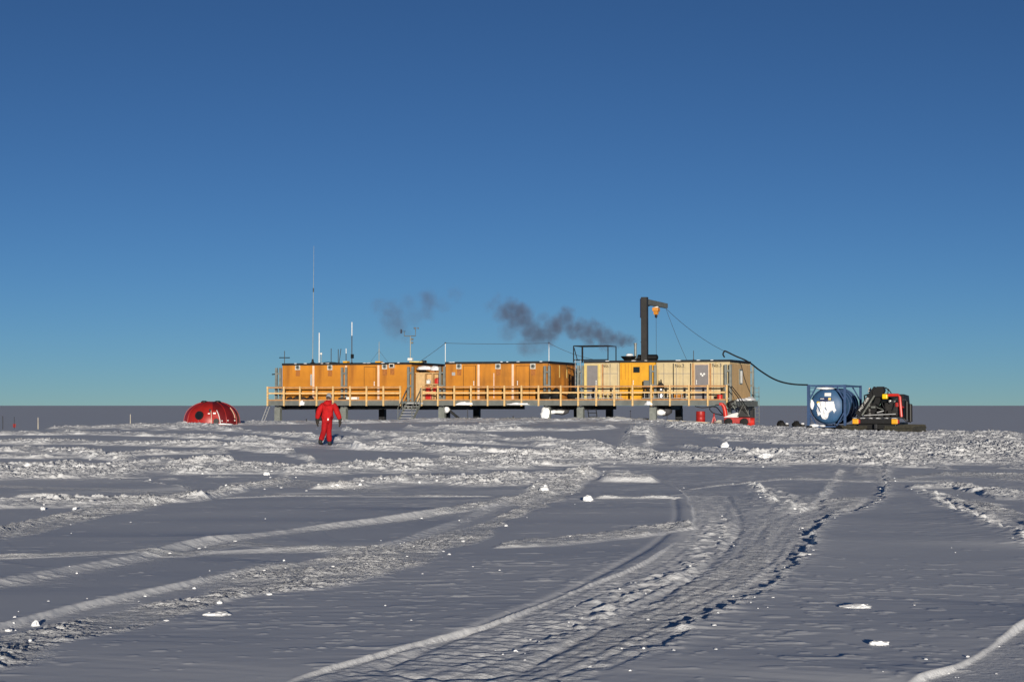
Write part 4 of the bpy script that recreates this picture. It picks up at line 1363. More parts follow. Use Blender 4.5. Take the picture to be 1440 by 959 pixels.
solo('marker_stake', MB().tube([a - Vector((0, 0, 2)), b], .03, 6), 'girder', 'faint far stake at the left border of the photo', 'stake', a - Vector((0, 0, 2)), group='dark stakes near the platform')

# ---- black hose from the roof to the tank
YT = 116.0
hp = []
for x, y, f in ((1019, 502.5, 0), (1016.8, 498.5, 0), (1018, 495, 0), (1020.5, 494, 0), (1034, 500.5, .02), (1047, 506, .05), (1056.5, 511.5, .2), (1068, 520.5, .4), (1085, 531.3, .6), (1100, 537.3, .75), (1117, 540.4, .88), (1136, 541.2, 1)):
    Y0 = ST.w((uhk, v, 0)).y
    hp.append(at(x, y, Y0 + (YT - Y0) * f))
solo('fuel_hose', MB().tube([Vector(q) for q in spline(hp, 8)], .05, 8), 'rubber', 'thick black hose sagging from the station roof to the blue tank', 'hose', hp[0])

# ------------------------------------------------------------------ blue tank container
zt0 = at(1135, 601, YT).z
TF = Frame((at(1135, 600, YT).x, YT, zt0), R(-20))
H = at(1135, 541, YT).z - zt0
Wd, Ld = 2.44, 6.06
t = thing('tank_container', 'blue framed tank container with snow plastered over its rounded end', 'tank container', (0, 0, 0), TF)
for x in (0, Wd):
    for y in (0, Ld):
        MB().box(x - .15 if x else 0, x if x else .18, y if y == 0 else y - .15, y + .15 if y == 0 else y, 0, H).build('corner_post', 'blue', t)
mb = MB()
for y in (.01, Ld - .11):
    for z in (0.01, H - .11):
        mb.box(.18, Wd - .15, y, y + .1, z, z + .1)
for x in (.02, Wd - .10):
    for z in (0.015, H - .10):
        mb.box(x, x + .08, .15, Ld - .15, z, z + .08)
mb.build('frame_rails', 'blue', t)
cxm, czm, rad = Wd / 2, H * .5, 1.10
for y in (.07, Ld - .07):
    for (a, b) in (((.62, H - .05), (.10, H * .62)), ((Wd - .62, H - .05), (Wd - .08, H * .62)), ((.62, .05), (.10, H * .38)), ((Wd - .62, .05), (Wd - .08, H * .38))):
        MB().bar((a[0], y, a[1]), (b[0], y, b[1]), .07, .13, up=(0, 1, 0)).build('corner_brace', 'blue', t)
prof = []
for i in range(9):
    a = i / 8 * math.pi / 2
    prof.append((max(rad * math.sin(a), .001), .15 + .42 * (1 - math.cos(a))))
prof += [(rad, Ld - .57)]
for i in range(1, 9):
    a = i / 8 * math.pi / 2
    prof.append((max(rad * math.cos(a), .001), Ld - .57 + .42 * math.sin(a)))
MB().lathe(prof, (cxm, 0, czm), 'y', 48).build('tank', 'bluetank', t, smooth=True)
for y in (.75, 1.9, 3.05, 4.2, 5.2):
    MB().lathe([(rad + .002, y - .05), (rad + .05, y - .05), (rad + .05, y + .05), (rad + .002, y + .05)], (cxm, 0, czm), 'y', 40).build('stiffening_ring', 'blue', t)
mb = MB()
for z in (H * .93, H * .84, H * .75, H * .25, H * .16):
    mb.tube([(.15, .05, z), (.48, .05, z)], .02, 6)
mb.build('ladder_rungs', 'blue', t)


def dish(x, z, off=.0):
    rr = math.hypot(x - cxm, z - czm) / rad
    rr = min(rr, .999)
    return .15 + .42 * (1 - math.sqrt(1 - rr * rr)) - off


def patch(x0, x1, z0, z1, off):
    mb = MB(); n = 6
    vs = []; fs = []
    for o in (off, -.002):
        for i in range(n + 1):
            for j in range(n + 1):
                x = x0 + (x1 - x0) * i / n; z = z0 + (z1 - z0) * j / n
                vs.append((x, dish(x, z, o), z))
    m_ = (n + 1) ** 2
    for i in range(n):
        for j in range(n):
            a = i * (n + 1) + j
            fs.append((a, a + 1, a + n + 2, a + n + 1)); fs.append((m_ + a, m_ + a + n + 1, m_ + a + n + 2, m_ + a + 1))
    for i in range(n):
        for (a, b) in ((i, i + 1), (n * (n + 1) + i, n * (n + 1) + i + 1)):
            fs.append((a, b, m_ + b, m_ + a))
        a, b = i * (n + 1), (i + 1) * (n + 1)
        fs.append((a, b, m_ + b, m_ + a)); a += n; b += n
        fs.append((a, b, m_ + b, m_ + a))
    return mb.add(vs, fs)


pz = lambda py: at(1160, py, YT).z - zt0
pxx = lambda px: (px - 1135) / 55 * Wd
patch(pxx(1159), pxx(1168), pz(557), pz(552.5), .012).build('label_plate', 'white', t)
patch(pxx(1152), pxx(1169), pz(565), pz(559), .010).build('name_panel', 'navy', t)
patch(pxx(1153), pxx(1158.5), pz(561.2), pz(560.2), .016).build('name_strip', 'white', t)
patch(pxx(1164.5), pxx(1168), pz(562.5), pz(559.3), .016).build('placard', 'creamline', t)
patch(pxx(1148), pxx(1152), pz(567.5), pz(564.5), .012).build('warning_sticker', 'beacon', t)
# snow crust on the end
n = 60
poly = [(1149, 566), (1153, 563.8), (1160, 565), (1168, 564), (1173, 563.5), (1173.5, 572), (1175.5, 577), (1172, 581), (1170, 577), (1166, 580), (1163, 588), (1160, 590), (1155, 588.5), (1153, 583), (1149, 585), (1147.5, 578), (1148.5, 571)]
poly = [(pxx(a), pz(b)) for a, b in poly]


def inside(x, z):
    c = False; j = len(poly) - 1
    for i in range(len(poly)):
        if (poly[i][1] > z) != (poly[j][1] > z) and x < (poly[j][0] - poly[i][0]) * (z - poly[i][1]) / (poly[j][1] - poly[i][1]) + poly[i][0]:
            c = not c
        j = i
    return c


xs = [p[0] for p in poly]; zs = [p[1] for p in poly]
vs = {}; mb = MB(); fs = []
g = .022
nx, nz = int((max(xs) - min(xs)) / g) + 2, int((max(zs) - min(zs)) / g) + 2
cells = set()
for i in range(nx):
    for j in range(nz):
        x = min(xs) + i * g; z = min(zs) + j * g
        q = mnoise.noise((x * 4, z * 4, 3.3))
        hole = mnoise.noise((x * 5.5 + z * 2.5, z * 1.3, 9.1)) < -.46
        if inside(x + .035 * q, z + .035 * q) and not hole:
            cells.add((i, j))
vid = {}


def vert(i, j, top):
    k = (i, j, top)
    if k not in vid:
        x = min(xs) + (i - .5) * g; z = min(zs) + (j - .5) * g
        edge = sum(((i + a, j + b) in cells) for a in (-1, 0) for b in (-1, 0)) < 4
        th = .005 if edge else .075 + .07 * mnoise.noise((x * 6, z * 5, 1.)) + .045 * mnoise.noise((x * 14, z * 12, 5.))
        vid[k] = len(mb.v)
        mb.v.append(Vector((x, dish(x, z, th if top else -.004), z)))
    return vid[k]


for (i, j) in cells:
    mb.f.append(tuple(vert(i + a, j + b, 1) for a, b in ((0, 0), (1, 0), (1, 1), (0, 1))))
    mb.f.append(tuple(vert(i + a, j + b, 0) for a, b in ((0, 0), (0, 1), (1, 1), (1, 0))))
    for (di, dj, e) in ((-1, 0, ((0, 0), (0, 1))), (1, 0, ((1, 0), (1, 1))), (0, -1, ((0, 0), (1, 0))), (0, 1, ((0, 1), (1, 1)))):
        if (i + di, j + dj) not in cells:
            a, b = e
            mb.f.append((vert(i + a[0], j + a[1], 1), vert(i + b[0], j + b[1], 1), vert(i + b[0], j + b[1], 0), vert(i + a[0], j + a[1], 0)))
mb.build('snow_crust', 'snow', t, smooth=True)
mb = MB()
for (cx_, w_, z_, h_) in ((.45, .3, .12, .12), (.95, .25, .1, .07)):
    mb.blob((cx_, .06, z_), (w_, .14, h_), int(cx_ * 10), .3, 2)
mb.blob((cxm - .1, .3, czm + rad + .01), (.55, .25, .09), 44, .2, 2)
mb.blob((.28, .2, czm + .1), (.13, .12, .3), 46, .3, 2)
mb.build('snow_lump', 'snow', t, smooth=True)
# sledge below
t = thing('cargo_sledge', 'low black cargo sledge under the blue tank frame', 'sledge', (Wd / 2, 0, -.32), TF)
for x in (.3, Wd - .3):
    MB().prism([(-.5, -.02), (-.8, .02), (-.95, .12), (-.8, .0), (-.45, -.12), (Ld + .2, -.12), (Ld + .3, -.02)], 'x', x - .18, x + .18).build('runner', 'black', t)
MB().box(-.08, Wd + .08, -.12, Ld + .1, -.09, -.01).build('bed', 'black', t)
for y in (.2, 2, 4, 5.7):
    MB().box(0.1, Wd - .1, y - .1, y + .1, -.02 - .16, -.092).build('cross_beam', 'girder', t)
# black bundles left of the tank
for p0, p1, hh, lb, sd in ((1092.5, 1104, .46, 'left black humped bundle half buried in snow beside the blue tank', 1), (1114, 1126, .44, 'larger black humped bundle closer to the blue tank frame', 2)):
    Y = 115.2
    a = at((p0 + p1) / 2, 601.5, Y); w = (p1 - p0) / F * Y
    t = thing('black_bundle', lb, 'bundle', a, group='black bundles beside the tank')
    MB().blob(a + Vector((0, 0, hh * .38)), (w / 2, .35, hh * .6), 90 + sd, .22, 3).build('cover', 'rubber', t, smooth=True)
    for q in (-.2, .2):
        MB().lathe([(hh * .62, -.025), (hh * .62, .025)], a + Vector((q * w, 0, hh * .36)), 'x', 18).build('strap', 'dark', t)
    MB().rbox(a.x + w * .5, a.x + w * .95, a.y - .15, a.y + .15, a.z - .1, a.z + .22, .05).build('drawbar_block', 'dark', t)
    MB().blob(a + Vector((w * .7, -.1, .26)), (w * .2, .12, .06), 95 + sd, .3, 2).build('snow_lump', 'snow', t, smooth=True)

# ------------------------------------------------------------------ tracked vehicle
YV = 114.2
zv = at(1233, 606.5, YV).z
PF = Frame((at(1229.5, 606, YV).x, YV, zv), R(-24))
k = YV / F / math.cos(R(24)) * .97        # metres per photo pixel across the tail
hz = lambda py: at(1233, py, YV).z - zv
xx = lambda px: (px - 1229.5) * k
t = thing('snow_groomer', 'black tracked snow vehicle with folded loading crane and red roll frame', 'tracked vehicle', (0, 0, 0), PF)


def track(x0, x1):
    prof = [(.25, -.25), (3.5, -.25), (3.85, -.1), (3.95, .1), (3.85, .27), (3.5, .34), (.2, .30), (-.12, .22), (-.25, .05), (-.1, -.15)]
    o = MB().prism(prof, 'x', x0 + .06, x1 - .06).build('track', 'tracks', t)
    m2 = MB()
    n = len(prof)
    for i in range(n):
        a = Vector((0, *prof[i])); b = Vector((0, *prof[(i + 1) % n]))
        l = (b - a).length; c = max(1, int(l / .28))
        for q in range(c):
            p = a.lerp(b, (q + .5) / c)
            d = (b - a).normalized(); nn = Vector((0, d.z, -d.y))
            p += nn * .03
            m2.bar((x0, p.y, p.z), (x1, p.y, p.z), .06, .09, up=nn)
    m2.build('grousers', 'tracks', o, off=OFF[t.name])


track(xx(1182), xx(1220)); track(xx(1243), xx(1281))
MB().rbox(xx(1207), xx(1258), .1, 3.6, .12, hz(594), .05).build('chassis', 'black', t)
MB().rbox(xx(1202), xx(1263), -.18, .06, hz(596), hz(588.5), .04).build('bumper', 'black', t)
for a, b in ((1201.5, 1209.5), (1253.5, 1261.5)):
    l = MB().rbox(xx(a), xx(b), -.26, -.181, hz(596), hz(589), .03).build('tail_lamp', 'yellowlamp', t)
    MB().box(xx(b) + .01, xx(b) + .1, -.23, -.19, hz(595), hz(590)).build('red_lens', 'red', l, off=OFF[t.name])
MB().rbox(xx(1200), xx(1266), -.1, 2.1, hz(588.2), hz(586), .02).build('load_bed', 'girder', t)
cabp = [(2.2, hz(588)), (4.1, hz(588)), (4.3, hz(575)), (3.9, hz(556)), (2.4, hz(554))]
MB().prism(cabp, 'x', xx(1208), xx(1258)).build('cab', 'black', t)
MB().box(xx(1216), xx(1252), 2.17, 2.199, hz(576), hz(558)).build('rear_window', 'glass', t)
MB().lathe([(.14, 0), (.2, .02), (.2, .06)], (xx(1229), .95, hz(567.5)), 'y', 14).build('work_light', 'greenglass', t)
# red frame
fr = MB()
r_ = .095
y_ = .45
fr.tube([(xx(1242), y_, hz(555.5)), (xx(1259.5), y_, hz(555.5)), (xx(1261.5), y_, hz(558)), (xx(1263.5), y_, hz(587))], r_, 8)
fr.tube([(xx(1263.5), y_, hz(572)), (xx(1263), 2.1, hz(574))], .06, 8)
fr.build('roll_frame', 'redbright', t, smooth=True)
MB().rbox(xx(1239.5), xx(1246.5), .1, .4, hz(561), hz(554), .06).build('beacon', 'beacon', t)
# crane
MB().lathe([(.34, 0), (.34, .35), (.26, .4), (.26, .95)], (xx(1219), .75, hz(588)), 'z', 18).build('crane_base', 'black', t)
bm1 = MB().bar((xx(1206), .5, hz(584)), (xx(1231), .5, hz(546)), .4, .42, up=(0, 1, 0)).build('crane_boom', 'black', t)
MB().prism([(xx(1226), hz(551)), (xx(1232), hz(543.5)), (xx(1240), hz(543.5)), (xx(1242), hz(549)), (xx(1238), hz(558)), (xx(1228), hz(558))], 'y', .2, .7).build('crane_knuckle', 'black', t)
MB().bar((xx(1237), .72, hz(549)), (xx(1222), .72, hz(586)), .34, .36, up=(0, 1, 0)).build('crane_jib', 'black', t)
MB().tube([(xx(1212), .2, hz(584)), (xx(1229), .2, hz(556))], .06, 8).build('hydraulic_ram', 'steeldark', t)
ang = math.atan2(hz(546) - hz(584), xx(1231) - xx(1206))
txt('PALFINGER', .2, 'white', t, (xx(1214.5), .28, hz(568.5)), (math.pi / 2, -ang, 0), depth=.006)
MB().tube([(xx(1239), .3, hz(547)), (xx(1244), .3, hz(545)), (xx(1247), .3, hz(549)), (xx(1246), .3, hz(555))], .03, 6).tube([(xx(1240), .5, hz(545)), (xx(1246), .5, hz(547)), (xx(1250), .5, hz(553))], .03, 6).build('hydraulic_hoses', 'rubber', t)
MB().bar((xx(1233), .05, hz(580)), (xx(1242), .05, hz(577.5)), .05, .06).bar((xx(1216), .02, hz(584)), (xx(1258), .02, hz(582)), .05, .05).build('grab_rails', 'alu', t)
MB().rbox(xx(1240), xx(1258), .6, 1.6, hz(586), hz(566), .08).build('hydraulic_block', 'dark', t)
MB().bar((xx(1248), .42, hz(567)), (xx(1259), .42, hz(560)), .08, .1).build('lever', 'girder', t)
crnd = random.Random(11)
for nm, m_, a, b, c, d, yy0 in (('valve_block', 'steeldark', 1224, 1230, 574, 571, .15), ('valve_block', 'dark', 1246, 1251, 583, 577, .3), ('toolbox', 'dark', 1251, 1259, 585, 578, .25), ('fuel_can', 'red', 1255, 1259, 572, 566, .55), ('filter_housing', 'alu', 1246.5, 1249.5, 567, 562.5, .5), ('toolbox', 'girder', 1233, 1240, 586, 580, .2), ('lamp', 'white', 1252, 1254.5, 565, 562.5, .5), ('work_light', 'alu', 1218, 1220.5, 551.5, 549, .6), ('winch_drum', 'steeldark', 1222, 1230, 596, 592, -.1), ('tow_hook', 'girder', 1231, 1235, 603, 596, -.35)):
    MB().rbox(xx(a), xx(b), yy0, yy0 + .25, hz(c), hz(d), .03).build(nm, m_, t)
for q in range(7):
    x0 = 1212 + 6.5 * q; y0 = crnd.uniform(572, 585); x1 = x0 + crnd.uniform(-7, 9); y1 = crnd.uniform(558, 576)
    pm = ((x0 + x1) / 2 + crnd.uniform(-3, 3), (y0 + y1) / 2 + crnd.uniform(-4, 4))
    MB().tube([Vector((xx(p_[0]), .12 + .05 * q, hz(p_[1]))) for p_ in spline([(x0, y0), pm, (x1, y1)], 4)], .026, 6).build('hydraulic_hose', ('rubber', 'girder', 'rubber', 'steeldark')[q % 4], t)
for q in range(6):
    MB().blob((xx(1204 + 10.5 * q), -.02, hz(588.0)), (.16 + .06 * (q % 2), .12, .035), 140 + q, .3, 2).build('snow_patch', 'snow', t, smooth=True)
for px, y0, y1 in ((1268.5, 590, 564), (1273.2, 593, 568)):
    MB().lathe([(.10, 0), (.13, .02), (.13, hz(y1) - hz(y0) - .03), (.09, hz(y1) - hz(y0))], (xx(px), .9, hz(y0)), 'z', 12).build('snow_pole_holder', 'black', t, smooth=True)
MB().tube([(xx(1262), .8, hz(586)), (xx(1268), .9, hz(592)), (xx(1274), .9, hz(593))], .05, 6).build('holder_bracket', 'girder', t)
MB().tube([(xx(1263), .8, hz(562)), (xx(1267), .85, hz(561.5)), (xx(1269), .9, hz(565))], .03, 6).build('holder_bracket', 'girder', t)
MB().lathe([(.09, 0), (.09, .2), (.06, .3)], (xx(1219), 1.0, hz(552)), 'z', 10).build('antenna_cap', 'cream', t)
MB().tube([(xx(1213), .9, hz(572)), (xx(1212), .9, hz(556)), (xx(1222), .9, hz(553))], .05, 6).build('guard_rail', 'dark', t)
MB().prism([(4.3, -.2), (4.4, -.2), (4.55, .25), (4.45, .3)], 'x', xx(1185), xx(1278)).build('plough_blade', 'girder', t)
MB().box(xx(1225), xx(1237), 3.5, 4.36, .0, .2).build('blade_arm', 'girder', t)

# ------------------------------------------------------------------ red dome hut
YD = 113.0
cD = at(298, 597, YD)
rD = 38.5 / F * YD
hD = at(298, 564.5, YD).z - cD.z
DF = Frame((cD.x, cD.y, cD.z), 0)
t = thing('dome_hut', 'red rounded fibreglass hut half sunk in snow with round window', 'hut', (0, 0, 0), DF)


def dome_r(z):           # ellipsoid with a flattened belly, widest a little above the snow
    return rD * max(0, 1 - ((z - .12) / (hD - .12)) ** 2.3) ** (1 / 2.3) if z > .12 else rD * (1 - .03 * (.12 - z))


prof = [(dome_r(-.4), -.4), (dome_r(0), 0)]
for i in range(0, 15):
    z = .12 + (hD - .12) * math.sin(i / 14 * math.pi / 2)
    prof.append((max(dome_r(z), .001), z))
seg = 12
for i in range(seg):
    a0 = -math.pi / 2 + .18 + i * 2 * math.pi / seg; a1 = a0 + 2 * math.pi / seg
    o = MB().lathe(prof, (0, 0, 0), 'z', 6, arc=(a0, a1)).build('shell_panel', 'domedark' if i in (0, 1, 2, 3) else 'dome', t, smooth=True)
    fl = MB()
    pts = [(r * 1.008 * math.cos(a0), r * 1.008 * math.sin(a0), z) for r, z in prof[1:-1]]
    fl.tube(pts, .022, 6)
    fl.build('seam', 'dome', o, off=OFF[t.name], smooth=True)


def dome_pt(px, py, out=0.):
    """point on the dome's front seen near a photo pixel"""
    x = (px - 298) / F * YD; z = at(298, py, YD).z - cD.z
    r = dome_r(z)
    y = -math.sqrt(max(0, r * r - x * x))
    n = Vector((x, y, .5 * z)).normalized()
    return Vector((x, y, z)) + n * out, n


def disc_on(px, py, r, off, th, m, name, parent):
    c, n = dome_pt(px, py)
    q = n.to_track_quat('Z', 'Y')
    mb = MB()
    mb.lathe([(r, off), (r, off + th)], (0, 0, 0), 'z', 24)
    mb.v = [c + q @ p for p in mb.v]
    return mb.build(name, m, parent, off=OFF[t.name])


wd = disc_on(286.3, 584, .27, -.04, .10, 'black', 'window', t)
disc_on(286.3, 584, .21, .061, .01, 'glass', 'pane', wd)
# door with pale edges
dp = []
pts_l = [dome_pt(x, y, .03)[0] for x, y in ((302, 577), (303, 583), (303.6, 590), (303.8, 597))]
pts_r = [dome_pt(x, y, .03)[0] for x, y in ((309.5, 577), (312.5, 583), (314.5, 590), (315.3, 597))]
mb = MB()
vs = pts_l + pts_r
vsb = [p + Vector((0, .12, 0)) for p in vs]
mb.add(vs + vsb, [(0, 1, 5, 4), (1, 2, 6, 5), (2, 3, 7, 6), (8, 12, 13, 9), (9, 13, 14, 10), (10, 14, 15, 11), (0, 4, 12, 8), (3, 11, 15, 7), (0, 8, 9, 1), (1, 9, 10, 2), (2, 10, 11, 3), (4, 5, 13, 12), (5, 6, 14, 13), (6, 7, 15, 14)])
dr = mb.build('door', 'dome', t)
MB().tube(pts_l, .02, 6).build('door_edge', 'bamboo', dr, off=OFF[t.name])
MB().tube(pts_r, .024, 6).build('door_edge', 'white', dr, off=OFF[t.name])
disc_on(309.7, 592, .17, .02, .06, 'black', 'door_port', dr)
c, n_ = dome_pt(307, 581.3, .05)
MB().box(c.x - .08, c.x + .08, c.y - .02, c.y + .06, c.z - .04, c.z + .05).build('name_plate', 'white', dr, off=OFF[t.name])
c, n_ = dome_pt(299.7, 581.5, .03)
MB().box(c.x - .06, c.x + .06, c.y - .02, c.y + .06, c.z - .03, c.z + .03).build('hinge', 'white', t)
c, n_ = dome_pt(300.8, 577.5, .02)
MB().rbox(c.x - .06, c.x + .06, c.y - .03, c.y + .08, c.z - .1, c.z + .1, .02).build('latch', 'dark', t)
for x, y in ((324.5, 591), (332.3, 591), (259.3, 593), (317.3, 591.5)):
    c, n_ = dome_pt(max(260.2, x), y, .02)
    MB().blob(c, (.045, .045, .05), 1, .1, 1).build('bolt_cap', 'white', t)
MB().tube([dome_pt(x, y, .03)[0] for x, y in ((325, 573.5), (328.5, 578), (331, 583), (332.3, 588))], .022, 6).build('highlight_line', 'cream', t)  # pale tube painted in as a slim highlight on the shell
for px, py in ((288, 565.5), (307, 565)):
    x = (px - 298) / F * YD
    z = hD - .06
    MB().lathe([(.17, 0), (.2, .04), (.2, .09), (.1, .14)], (x, -.25, z - .02 - .03 * abs(x)), 'z', 18).build('roof_vent', 'black', t, smooth=True)

MB().blob((-.9, -rD * .86, .02), (.8, .25, .10), 151, .4, 3, 2, True).build('snow_drift', 'snow', t, smooth=True)
MB().blob((.9, -rD * .84, .02), (.6, .22, .08), 152, .4, 3, 2, True).build('snow_drift', 'snow', t, smooth=True)

# ------------------------------------------------------------------ smoke
YS = ST.w((U(893, 1.3), 1.3, 0)).y
PUFFS = [(889, 478, 7, 1.0), (880, 478, 9, 1.0), (868, 478, 11, 1.0), (851, 475, 14, 1.0), (836, 463, 13, 1.0), (829, 480, 9, .6), (822, 470, 12, .8), (808, 464, 13, .95), (797, 444, 12, .95), (788, 455, 13, .8), (776, 462, 14, .95), (770, 476, 12, .7), (750, 470, 16, .9), (741, 456, 14, .85), (732, 445, 17, .85), (742, 487, 14, .45), (717, 435, 15, .75), (705, 443, 12, .4), (699, 421, 8, .25),
         (600, 420, 13, .36), (600, 438, 12, .3), (607, 428, 9, .35), (556, 455, 19, .26), (548, 438, 17, .24), (531, 431, 12, .2), (565, 470, 14, .18), (690, 430, 10, .25), (716, 466, 14, .3), (760, 488, 12, .28), (850, 488, 8, .5), (640, 414, 11, .12), (622, 428, 11, .14), (582, 446, 14, .16), (574, 426, 12, .16), (820, 455, 9, .5), (722, 455, 13, .55), (764, 447, 9, .35)]
sc_ = YS / F
hull = bpy.data.meshes.new('hull')
bmh = bmesh.new()
cen = []
for i, (px, py, rp, dn) in enumerate(PUFFS):
    c = at(px, py, YS)
    c.y += .6 * math.sin(i * 1.7)
    r = rp * sc_ * 1.12
    cen.append((c, r, dn))
    bmesh.ops.create_icosphere(bmh, subdivisions=3, radius=r * 1.35, matrix=Matrix.Translation(c))
bmh.to_mesh(hull); bmh.free()
tmp = bpy.data.objects.new('tmp_hull', hull); COL.objects.link(tmp)
md = tmp.modifiers.new('r', 'REMESH'); md.mode = 'VOXEL'; md.voxel_size = .12
dg = bpy.context.evaluated_depsgraph_get()
me = bpy.data.meshes.new_from_object(tmp.evaluated_get(dg))
bpy.data.objects.remove(tmp)
me.name = 'smoke_plume'
sm = bpy.data.materials.new('diesel_smoke')
tr, N, L = nt(sm)
N.remove(N['Principled BSDF'])
pv = N.new('ShaderNodeVolumePrincipled')
pv.inputs['Color'].default_value = (.34, .37, .50, 1)
pv.inputs['Anisotropy'].default_value = .1
L.new(pv.outputs[0], N['Material Output'].inputs['Volume'])
tc = N.new('ShaderNodeTexCoord')
nz_ = N.new('ShaderNodeTexNoise'); nz_.inputs['Scale'].default_value = 1.6; nz_.inputs['Detail'].default_value = 3
L.new(tc.outputs['Object'], nz_.inputs['Vector'])
sub_ = N.new('ShaderNodeVectorMath'); sub_.operation = 'MULTIPLY_ADD'
sub_.inputs[1].default_value = (.8, .8, .8); sub_.inputs[2].default_value = (-.4, -.4, -.4)
L.new(nz_.outputs['Color'], sub_.inputs[0])
addv = N.new('ShaderNodeVectorMath'); addv.operation = 'ADD'
L.new(tc.outputs['Object'], addv.inputs[0]); L.new(sub_.outputs[0], addv.inputs[1])
acc = None
base_s = cen[0][0].copy()
for c, r, dn in cen:
    ds = N.new('ShaderNodeVectorMath'); ds.operation = 'DISTANCE'
    L.new(addv.outputs[0], ds.inputs[0]); ds.inputs[1].default_value = c - base_s
    mr = N.new('ShaderNodeMapRange'); mr.interpolation_type = 'SMOOTHSTEP'
    mr.inputs['From Min'].default_value = r * 1.25; mr.inputs['From Max'].default_value = r * .45
    mr.inputs['To Min'].default_value = 0; mr.inputs['To Max'].default_value = dn
    L.new(ds.outputs['Value'], mr.inputs['Value'])
    if acc is None:
        acc = mr.outputs[0]
    else:
        ad = N.new('ShaderNodeMath'); ad.operation = 'MAXIMUM'
        L.new(acc, ad.inputs[0]); L.new(mr.outputs[0], ad.inputs[1]); acc = ad.outputs[0]
n2 = N.new('ShaderNodeTexNoise'); n2.inputs['Scale'].default_value = 1.7; n2.inputs['Detail'].default_value = 6
L.new(tc.outputs['Object'], n2.inputs['Vector'])
mr = N.new('ShaderNodeMapRange'); mr.inputs['From Min'].default_value = .35; mr.inputs['From Max'].default_value = .62
mr.inputs['To Min'].default_value = .25; mr.inputs['To Max'].default_value = 1.35
L.new(n2.outputs['Fac'], mr.inputs['Value'])
mu = N.new('ShaderNodeMath'); mu.operation = 'MULTIPLY'; L.new(acc, mu.inputs[0]); L.new(mr.outputs[0], mu.inputs[1])
mu2 = N.new('ShaderNodeMath'); mu2.operation = 'MULTIPLY'; mu2.inputs[1].default_value = 1.2; L.new(mu.outputs[0], mu2.inputs[0])
L.new(mu2.outputs[0], pv.inputs['Density'])
me.materials.clear(); me.materials.append(sm)
for vtx in me.vertices:
    vtx.co -= base_s
o = bpy.data.objects.new('smoke_plume', me); COL.objects.link(o); o.location = base_s
tagit(o, 'dark drifting smoke plume blown left from the exhaust pipe over the roofs', 'smoke', kind='stuff')


# ------------------------------------------------------------------ walking person
def skin(name, verts, edges, m, parent, root=0, sub=2):
    me = bpy.data.meshes.new(name)
    off = OFF[parent.name] if parent else Vector()
    me.from_pydata([v[0] for v in verts], edges, [])
    ob = bpy.data.objects.new('tmp_skin', me); COL.objects.link(ob)
    md = ob.modifiers.new('skin', 'SKIN'); md.use_smooth_shade = True; md.branch_smoothing = .6
    for i, v in enumerate(verts):
        r = v[1]
        d = me.skin_vertices[0].data[i]
        d.radius = r if isinstance(r, tuple) else (r, r)
        d.use_root = (i == root)
    s2 = ob.modifiers.new('sub', 'SUBSURF'); s2.levels = sub; s2.render_levels = sub
    dg = bpy.context.evaluated_depsgraph_get()
    m2 = bpy.data.meshes.new_from_object(ob.evaluated_get(dg))
    bpy.data.objects.remove(ob)
    m2.name = name
    m2.polygons.foreach_set('use_smooth', [True] * len(m2.polygons))
    m2.materials.clear(); m2.materials.append(M[m])
    o = bpy.data.objects.new(name, m2); COL.objects.link(o)
    if parent: o.parent = parent
    return o


px_, py_ = gpt(458.5, 626.5)
pzz = float(full_z([px_, px_ - .15, px_ + .1], [py_, py_ - .1, py_ + .3]).mean())
FP = Frame((px_, py_, pzz - .01), 0)
per = thing('person', 'person in red padded suit and grey hat walking away across the snow', 'person', (0, 0, 0), FP)
# joints (x right, y away from the camera, z up)
hipL, hipR = (-.08, .02, .90), (.07, .02, .90)
knL, knR = (-.095, -.02, .48), (.025, .20, .50)
anL, anR = (-.14, -.26, .12), (.03, .34, .11)
shL, shR = (-.22, .04, 1.43), (.22, .04, 1.43)
elL, elR = (-.315, -.02, 1.13), (.345, .05, 1.13)
wrL, wrR = (-.36, .03, .86), (.43, .10, .87)
bv = [((0, .02, .95), (.16, .12)), ((0, .02, 1.15), (.15, .11)), ((0, .03, 1.36), (.17, .12)), ((0, .06, 1.52), .06), ((0, .10, 1.60), (.075, .09)), ((0, .11, 1.68), (.085, .10)), ((0, .11, 1.75), (.06, .07)),
      (shL, .07), (elL, .05), (wrL, .014), ((-.36, .05, .80), .012), (shR, .07), (elR, .05), (wrR, .014), ((.43, .12, .81), .012),
      (hipL, .10), (knL, .065), (anL, .045), ((-.14, -.12, .04), .04), (hipR, .10), (knR, .065), (anR, .045), ((.03, .48, .05), .04)]
be = [(0, 1), (1, 2), (2, 3), (3, 4), (4, 5), (5, 6), (2, 7), (7, 8), (8, 9), (9, 10), (2, 11), (11, 12), (12, 13), (13, 14), (0, 15), (15, 16), (16, 17), (17, 18), (0, 19), (19, 20), (20, 21), (21, 22)]
body = skin('body', bv, be, 'skin', per)
fm = MB()
for sx in (-1, 1):
    fm.blob((sx * .034, .205, 1.665), (.012, .008, .009), 1, 0, 1)
fm.build('eyes', 'black', body, off=Vector())
MB().blob((0, .215, 1.635), (.016, .024, .024), 1, 0, 2).build('nose', 'skin', body, off=Vector(), smooth=True)
MB().blob((0, .20, 1.59), (.028, .008, .007), 1, 0, 2).build('mouth', 'rust', body, off=Vector(), smooth=True)
for sx in (-1, 1):
    MB().blob((sx * .09, .10, 1.645), (.014, .03, .04), 1, .05, 2).build('ear', 'skin', body, off=Vector(), smooth=True)
MB().blob((0, .075, 1.655), (.092, .10, .075), 2, .08, 2).build('hair', 'hair', per, smooth=True)
